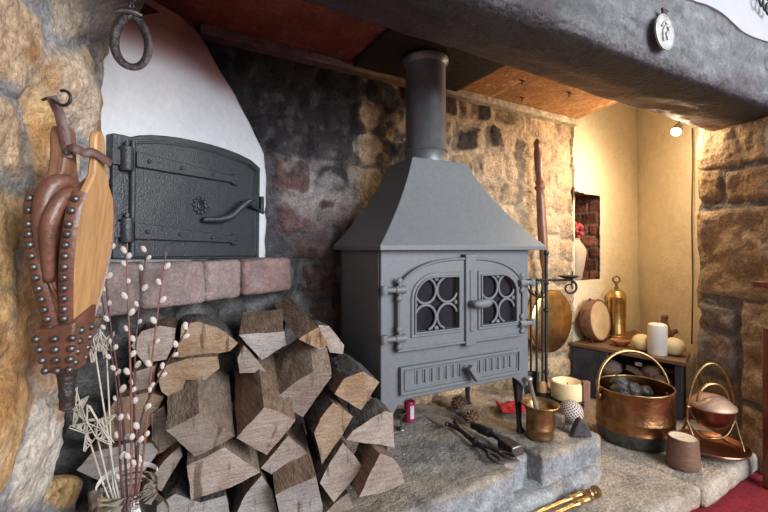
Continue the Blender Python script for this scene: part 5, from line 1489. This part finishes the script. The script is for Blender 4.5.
# stoneware candle
cp = P(683, 470, 1.50); cx_, cy_ = cp.x, cp.y
cup = thing('stoneware_candle', 'brown stoneware cup filled with pale wax on the lower hearth', 'candle', (cx_, cy_, ZL+.006))
mb = MB(); mb.lathe([(r_*.85, z_*.9) for r_, z_ in [(0, 0), (.060, 0), (.064, .005), (.063, .03), (.059, .08), (.056, .118), (.053, .120), (.051, .114), (.051, .10), (0, .10)]], (cx_, cy_, ZL+.006), n=40); mb.build('cup', m_stoneware, cup, smooth=45)
mb = MB(); mb.lathe([(r_*.85, z_*.9+.003) for r_, z_ in [(0, .100), (.0515, .100), (.0515, .1135), (.040, .112), (.015, .110), (0, .1105)]], (cx_, cy_, ZL+.006), n=36); mb.build('wax', M('tan_wax', (.60, .50, .39), .5, 0, .06, 30, 0), cup, smooth=50)
mb = MB(); mb.tube([(cx_, cy_, ZL+.10), (cx_+.001, cy_, ZL+.113)], .001, 6); mb.build('wick', m_slate, cup)

# ================================================================== SHELF AND ITS THINGS
SZ = .148
shf = thing('low_shelf', 'rough brown plank shelf along the cream alcove wall', 'shelf', (2.3, 1.2, ZL))
mb = MB(); mb.prism([(2.145, .915, SZ-.022), (2.37, .99, SZ-.022), (2.70, 1.438, SZ-.022), (2.042, 1.438, SZ-.022)], (0, 0, .022)); mb.build('plank', m_oak, shf, smooth=30, bevel=.005)
mb = MB(); mb.prism([(2.055, 1.435, ZL+.006), (2.085, 1.25, ZL+.006), (2.10, 1.25, ZL+.006), (2.075, 1.435, ZL+.006)], (0, 0, SZ-.024-ZL-.006)); mb.build('side_panel', m_blue, shf, smooth=30, bevel=.004)
mb = MB(); mb.prism([(2.155, .965, ZL+.006), (2.160, .935, ZL+.006), (2.35, 1.0, ZL+.006), (2.34, 1.03, ZL+.006)], (0, 0, SZ-.024-ZL-.006)); mb.build('end_panel', m_blue, shf, smooth=30, bevel=.004)
mb = MB(); mb.prism([(2.30, 1.03, ZL+.006), (2.42, 1.43, ZL+.006), (2.40, 1.43, ZL+.006), (2.28, 1.03, ZL+.006)], (0, 0, SZ-.024-ZL-.006)); mb.build('back_panel', m_blue, shf, smooth=30)
# stones and kindling stored under the shelf
rg = random.Random(21)
ulab = ['pale rough stone under the plank shelf, left of the stored kindling', 'brown stone under the plank shelf beside the scuttle handle', 'small grey stone under the plank shelf near its end', 'tan stone low under the plank shelf behind the copper bucket']
for k, (y, z, r, mt) in enumerate([(1.255, .035, .055, m_split2), (1.08, .055, .042, m_split), (1.03, .02, .045, m_split2), (1.23, -.07, .055, m_split)]):
    xe = 2.145-.19*(y-.915)
    mb = MB(); mb.ball((xe+.055, y, max(z, ZL+.006+r*.70)), (r, r*.9, r*.72), 14, 10, noise=.4, seed=k+20); tag(mb.build('stone', mt, None, smooth=40), ulab[k], 'stone', 'stones under the shelf')
klab2 = ['pale chip of kindling at the far end under the plank shelf', 'brown chip of kindling in the middle under the plank shelf']
klab = ['topmost pale kindling stick under the plank shelf', 'slanting kindling stick under the plank shelf', 'dark kindling stick lowest under the plank shelf']
for k, (ya, za, yb2, zb2) in enumerate([(1.18, .062, 1.02, .010), (1.15, .020, 1.0, -.03), (1.14, -.03, 1.0, -.06)]):
    mb = MB(); xa_ = 2.145-.19*(ya-.915)+.045; xb_ = 2.145-.19*(yb2-.915)+.045
    a, b = Vector((xa_+.02*k, ya, za)), Vector((xb_+.02*k, yb2, zb2)); dv2 = (b-a).normalized()
    R2 = dv2.to_track_quat('X', 'Z').to_matrix(); mb.box((a+b)/2, ((b-a).length, .035, .026), R2)
    tag(mb.build('kindling_stick', (m_split2, m_split, m_bark)[k], None, smooth=30, bevel=.004), klab[k], 'kindling', 'kindling under the shelf')
for k, (y, z, yaw) in enumerate(((1.13, .085, .5), (1.05, .072, 2.2))):
    mb = MB(); xe = 2.145-.19*(y-.915)+.05+.03*k; mb.box((xe, y, z), (.11, .030, .018), Matrix.Rotation(yaw, 3, 'Z') @ Matrix.Rotation(.2-.3*k, 3, 'Y')); tag(mb.build('kindling_stick', (m_split2, m_split)[k], None, smooth=30, bevel=.003), klab2[k], 'kindling', 'kindling under the shelf')
# tambourine
tb = Vector((2.195, 1.385, SZ+.120)); tam = thing('tambourine', 'round wooden tambourine standing on edge on the plank shelf', 'tambourine', (2.195, 1.36, SZ))
ax_ = Vector((.10, -.98, .12)).normalized()
mb = MB(); mb.lathe([(.108, -.028), (.117, -.028), (.118, -.02), (.118, .024), (.116, .030), (.108, .030), (.108, -.028)], tb, ax_, n=48); mb.build('hoop', m_copper_d if False else m_brownwood, tam, smooth=40)
mb = MB(); mb.lathe([(0, .024), (.109, .024), (.109, .027), (0, .0275)], tb, ax_, n=48); sk = mb.build('skin', M('drum_skin', (.58, .40, .22), .6, 0, .18, 18, .1), tam, smooth=40); sk['label'] = 'pale tan skin'
u_ = Vector((0, 0, 1)); u_ = (u_-ax_*u_.dot(ax_)).normalized(); w_ = ax_.cross(u_)
mb = MB()
for k in range(8):
    a = 2*PI*k/8+.3; q = tb+(u_*math.cos(a)+w_*math.sin(a))*.119-ax_*.0; rdir = (u_*math.cos(a)+w_*math.sin(a)); mb.lathe([(0, -.003), (.014, -.002), (.014, .002), (0, .003)], q, ax_, n=14)
mb.build('jingles', m_brass_old, tam, smooth=40)
# brass extinguisher
ex = Vector((2.375, 1.37, SZ)); exo = thing('fire_extinguisher', 'antique brass cylinder extinguisher standing at the back of the plank shelf', 'extinguisher', ex)
mb = MB(); mb.lathe([(0, 0), (.053, 0), (.056, .004), (.056, .016), (.051, .020), (.050, .026), (.053, .030), (.050, .034), (.0495, .235), (.052, .239), (.052, .246), (.049, .250), (.044, .268), (.030, .282), (.016, .288), (0, .29)], ex, n=36)
mb.build('cylinder', m_brass_mid, exo, smooth=40)
mb = MB()
for k in range(2):
    a = .5+k*PI
for k in range(6):
    a = 2*PI*k/6+.35; mb.tube([ex+Vector((.0505*math.cos(a), .0505*math.sin(a), .04)), ex+Vector((.0505*math.cos(a), .0505*math.sin(a), .23))], .003, 6)
mb.build('ribs', m_brass_old, exo, smooth=60)
mb = MB(); mb.lathe([(0, .285), (.013, .287), (.013, .300), (.008, .304), (.008, .316), (.013, .320), (0, .326)], ex, n=16)
mb.tube([ex+Z_*.345+Ux*.020*math.cos(2*PI*k/18)+Z_*.018*math.sin(2*PI*k/18) for k in range(18)], .006, 8, closed=True); mb.build('top_handle', m_brass_old, exo, smooth=50)
# little terracotta dish
q = Vector((2.20, 1.245, SZ)); mb = MB(); mb.lathe([(0, 0), (.024, 0), (.028, .004), (.044, .022), (.050, .032), (.047, .033), (.038, .022), (.02, .010), (0, .009)], q, n=30); tag(mb.build('dish', m_terra, None, smooth=45), 'small terracotta dish on the shelf before the brass extinguisher', 'dish')
# ball candles and pillar candle
for (x, y, r, lab) in ((2.195, 1.135, .046, 'round cream ball candle left of the tall white candle'), (2.236, 1.005, .047, 'round cream ball candle at the shelf end beside the pillar')):
    t = thing('ball_candle', lab, 'candle', (x, y, SZ), 'ball candles on the shelf'); mb = MB(); mb.ball((x, y, SZ+r*.92), (r, r, r*.94), 30, 18); mb.build('wax', m_wax, t, smooth=180)
    mb = MB(); mb.tube([(x, y, SZ+r*1.8), (x+.001, y, SZ+r*1.86+.008)], .0012, 6); mb.build('wick', m_slate, t)
t = thing('candle', 'tall white pillar candle on the plank shelf between two ball candles', 'candle', (2.185, 1.055, SZ)); mb = MB()
mb.lathe([(0, .001), (.041, .001), (.0425, .004), (.0425, .140), (.040, .149), (.030, .155), (0, .157)], (2.185, 1.055, SZ), n=36); mb.build('wax', m_waxw, t, smooth=40)
mb = MB(); mb.tube([(2.185, 1.055, SZ+.155), (2.186, 1.055, SZ+.165)], .0014, 6); mb.build('wick', m_slate, t)
# carved figure behind
fg = Vector((2.335, 1.085, SZ)); fig = thing('carved_figure', 'brown carved wooden figure behind the white candle', 'figure', fg)
mb = MB(); mb.lathe([(0, 0), (.036, 0), (.036, .012), (.030, .016), (.026, .05), (.030, .08), (.022, .105), (0, .11)], fg, n=20); mb.build('base', m_brownwood, fig, smooth=45)
mb = MB(); mb.tube(bez([fg+Z_*.09, fg+Z_*.12-Ux*.004, fg+Z_*.15-Ux*.012, fg+Z_*.165-Ux*.006], 5), [.020]*5+[.016]*5+[.013]*5+[.010], 12); mb.ball(fg+Z_*.168-Ux*.008, (.017, .016, .018), 14, 9); mb.build('torso', m_brownwood, fig, smooth=60)
mb = MB(); mb.tube(bez([fg+Z_*.075+Ux*.012, fg+Z_*.085+Ux*.034, fg+Z_*.10+Ux*.045, fg+Z_*.085+Ux*.052], 5), .011, 10); mb.build('arm', m_brownwood, fig, smooth=60)
# vase of dried flowers in the niche
vc = Vector((2.172, 1.512, .489)); vs_ = thing('vase', 'cream vase with dried red flowers in the brick niche', 'vase', vc)
mb = MB(); mb.lathe([(0, 0), (.040, 0), (.048, .01), (.062, .09), (.072, .16), (.070, .185), (.045, .225), (.036, .24), (.040, .25), (.034, .25), (.030, .24), (.035, .22), (0, .20)], vc, n=30, lobes=lambda a: .02*math.cos(6*a)); mb.build('pot', M('vase_cream', (.46, .36, .26), .6, 0, .15, 20, .1), vs_, smooth=45)
mb = MB(); rg = random.Random(2)
for k in range(46):
    dv2 = Vector((rg.uniform(-1, 1), rg.uniform(-1, 1), rg.uniform(-.6, 1))).normalized(); mb.ball(vc+Z_*.292+Vector((dv2.x*.055, dv2.y*.045, dv2.z*.045)), rg.uniform(.012, .018), 8, 6, noise=.4, seed=k)
fl = mb.build('flowers', m_pinkfl, vs_, smooth=60); fl['kind'] = 'stuff'
# cable down the alcove wall
mb = MB(); p_ = []
for py in range(128, 350, 12):
    n_r = Vector((-.82, .57, 0)); q = onPlane(698+.5*math.sin(py*.05), py, (2.44, .985, 0), n_r); p_.append(q+Vector((-.82, .57, 0))*.028)
mb.tube(p_, .0035, 6); tag(mb.build('cable', m_slate, None, smooth=60), 'thin dark cable running down the cream wall beside the pillar', 'cable')

# spot lamp under the beam
lp = Vector((1.985, .895, 1.205)); lm = thing('spot_lamp', 'small lit spot lamp under the beam end shining into the alcove', 'lamp', lp)
lax = Vector((-.36, -.10, -.30)).normalized(); la = Vector((.25, .62, -.45)).normalized(); la = (Vector((-.50, -.05, -.45))).normalized()
c = P(676, 132, 1.92)
mb = MB(); mb.lathe([(0, -.05), (.018, -.05), (.020, -.045), (.022, .0), (.019, .0), (.017, -.006), (0, -.006)], c, la, n=20); mb.build('housing', m_lampbody, lm, smooth=45)
mb = MB(); mb.lathe([(0, -.004), (.018, -.004), (.018, -.001), (0, -.001)], c, la, n=20); mb.build('bulb', m_lamp, lm, smooth=45)
mb = MB(); mb.tube([c-la*.045, c-la*.06+Z_*.02, c+Z_*.10+Vector((.01, -.03, 0))], .005, 8); mb.build('bracket', m_lampbody, lm, smooth=60)

# medal on the beam
mp_ = onY(663, 33, .568); md_ = thing('medal', 'round pewter medal with a relief emblem fixed on the beam front', 'medal', mp_)
mb = MB(); mb.lathe([(0, 0), (.046, 0), (.048, .003), (.048, .006), (.044, .008), (.042, .006), (0, .006)], mp_, (0, -1, 0), n=40); mb.build('disc', m_pewter, md_, smooth=40)
mb = MB(); f = lambda a, b: mp_+Vector((a, -.008, b))
mb.tube(bez([f(-.012, -.028), f(-.016, -.006), f(-.006, .012), f(.008, .016), f(.014, .004), f(.002, -.004), f(.010, -.020)], 5), .0032, 7)
mb.tube(bez([f(-.022, .010), f(-.004, .026), f(.020, .018)], 5), .0026, 7); mb.ball(f(.004, .026), (.007, .003, .007), 10, 6); mb.build('emblem', m_pewter, md_, smooth=60)
mb = MB(); mb.box(mp_+Vector((0, -.003, .052)), (.022, .006, .014)); mb.tube([mp_+Vector((-.014, -.004, .060)), mp_+Vector((.014, -.004, .060))], .004, 8); mb.build('hanger', m_rustiron, md_, smooth=30, bevel=.001)
# wrought iron curl on the white wall
mb = MB(); cw = onY(764, 3, .525)
for (dx_, dz_) in ((-.020, .0), (.010, -.006), (.035, -.012)):
    pts = []
    for k in range(18):
        a = PI*.55+k*.30; r = .022*(1-k/40); pts.append(cw+Vector((dx_+r*math.cos(a), 0, dz_+r*math.sin(a))))
    mb.tube(pts, .0032, 7)
mb.tube([cw+Vector((-.045, .0, .022)), cw+Vector((.07, .0, .020))], .0034, 7); mb.tube([cw+Vector((.0, 0, .02)), cw+Vector((.0, .02, .04)), cw+Vector((0, .06, .045))], .0034, 7)
tag(mb.build('iron_scroll', m_iron, None, smooth=60), 'black wrought iron scroll on the white wall above the beam', 'ornament')
# wooden post and ledge at the right edge
q = onZ(765.5, 490, -.215); mb = MB(); mb.box((q.x+.031, q.y-.012, .085), (.05, .04, .60), Matrix.Rotation(-.4, 3, 'Z')); tag(mb.build('wooden_post', m_redwood, None, smooth=30, bevel=.006), 'reddish wooden furniture post on the carpet at the right picture edge', 'post')
q = P(762, 284.5, 1.46); mb = MB(); mb.box((q.x+.075, q.y-.02, q.z), (.17, .07, .022), Matrix.Rotation(-.15, 3, 'Z')); tag(mb.build('wooden_ledge', m_redwood, None, smooth=30, bevel=.004), 'short dark wooden ledge sticking out on the stone pillar', 'ledge')

# ================================================================== CAMERA AND LIGHT
cam = bpy.data.cameras.new('camera'); co = bpy.data.objects.new('camera', cam); COL.objects.link(co)
cam.sensor_width = 36; cam.sensor_fit = 'HORIZONTAL'; cam.lens = F/768*36; cam.clip_start = .02
co.location = (0, 0, H); co.rotation_euler = (PI/2, 0, -math.asin(SA))
cam.shift_y = -(256-HY)/768.0*1.0
SC.camera = co
def area(name, loc, tgt, size, power, col, sy=None):
    l = bpy.data.lights.new(name, 'AREA'); l.energy = power; l.color = col; l.size = size
    if sy: l.shape = 'RECTANGLE'; l.size_y = sy
    o = bpy.data.objects.new(name, l); COL.objects.link(o); o.location = loc
    o.rotation_euler = (Vector(tgt)-Vector(loc)).to_track_quat('-Z', 'Y').to_euler(); return o
area('window_daylight', (1.7, -2.0, 1.5), (.5, 1.1, .5), 2.0, 172, (.92, .96, 1.0), 1.7)
area('room_daylight', (.7, -2.3, 1.3), (.4, 1.1, .5), 1.6, 34, (.92, .96, 1.0), 1.6)
def point(name, loc, p, col, r=.03, spot=None, tgt=None):
    l = bpy.data.lights.new(name, 'SPOT' if spot else 'POINT'); l.energy = p; l.color = col; l.shadow_soft_size = r
    o = bpy.data.objects.new(name, l); COL.objects.link(o); o.location = loc
    if spot:
        l.spot_size = math.radians(spot); l.spot_blend = .6; o.rotation_euler = (Vector(tgt)-Vector(loc)).to_track_quat('-Z', 'Y').to_euler()
    return o
point('alcove_lamp', c+la*.03, 30, (1, .77, .50), .03, 175, c+la*.03+Vector((-.30, .55, -.55)))
bpy.data.lights['alcove_lamp'].spot_blend = 1.0
point('alcove_lamp_glow', c+la*.04, 7.5, (1, .77, .50), .03)
w = bpy.data.worlds.new('world'); SC.world = w; w.use_nodes = True
bg = w.node_tree.nodes['Background']; bg.inputs[0].default_value = (.86, .90, 1, 1); bg.inputs[1].default_value = .38
SC.view_settings.view_transform = 'Standard'; SC.view_settings.look = 'None'; SC.view_settings.gamma = 1; SC.view_settings.exposure = 0.0
SC.view_settings.use_curve_mapping = False
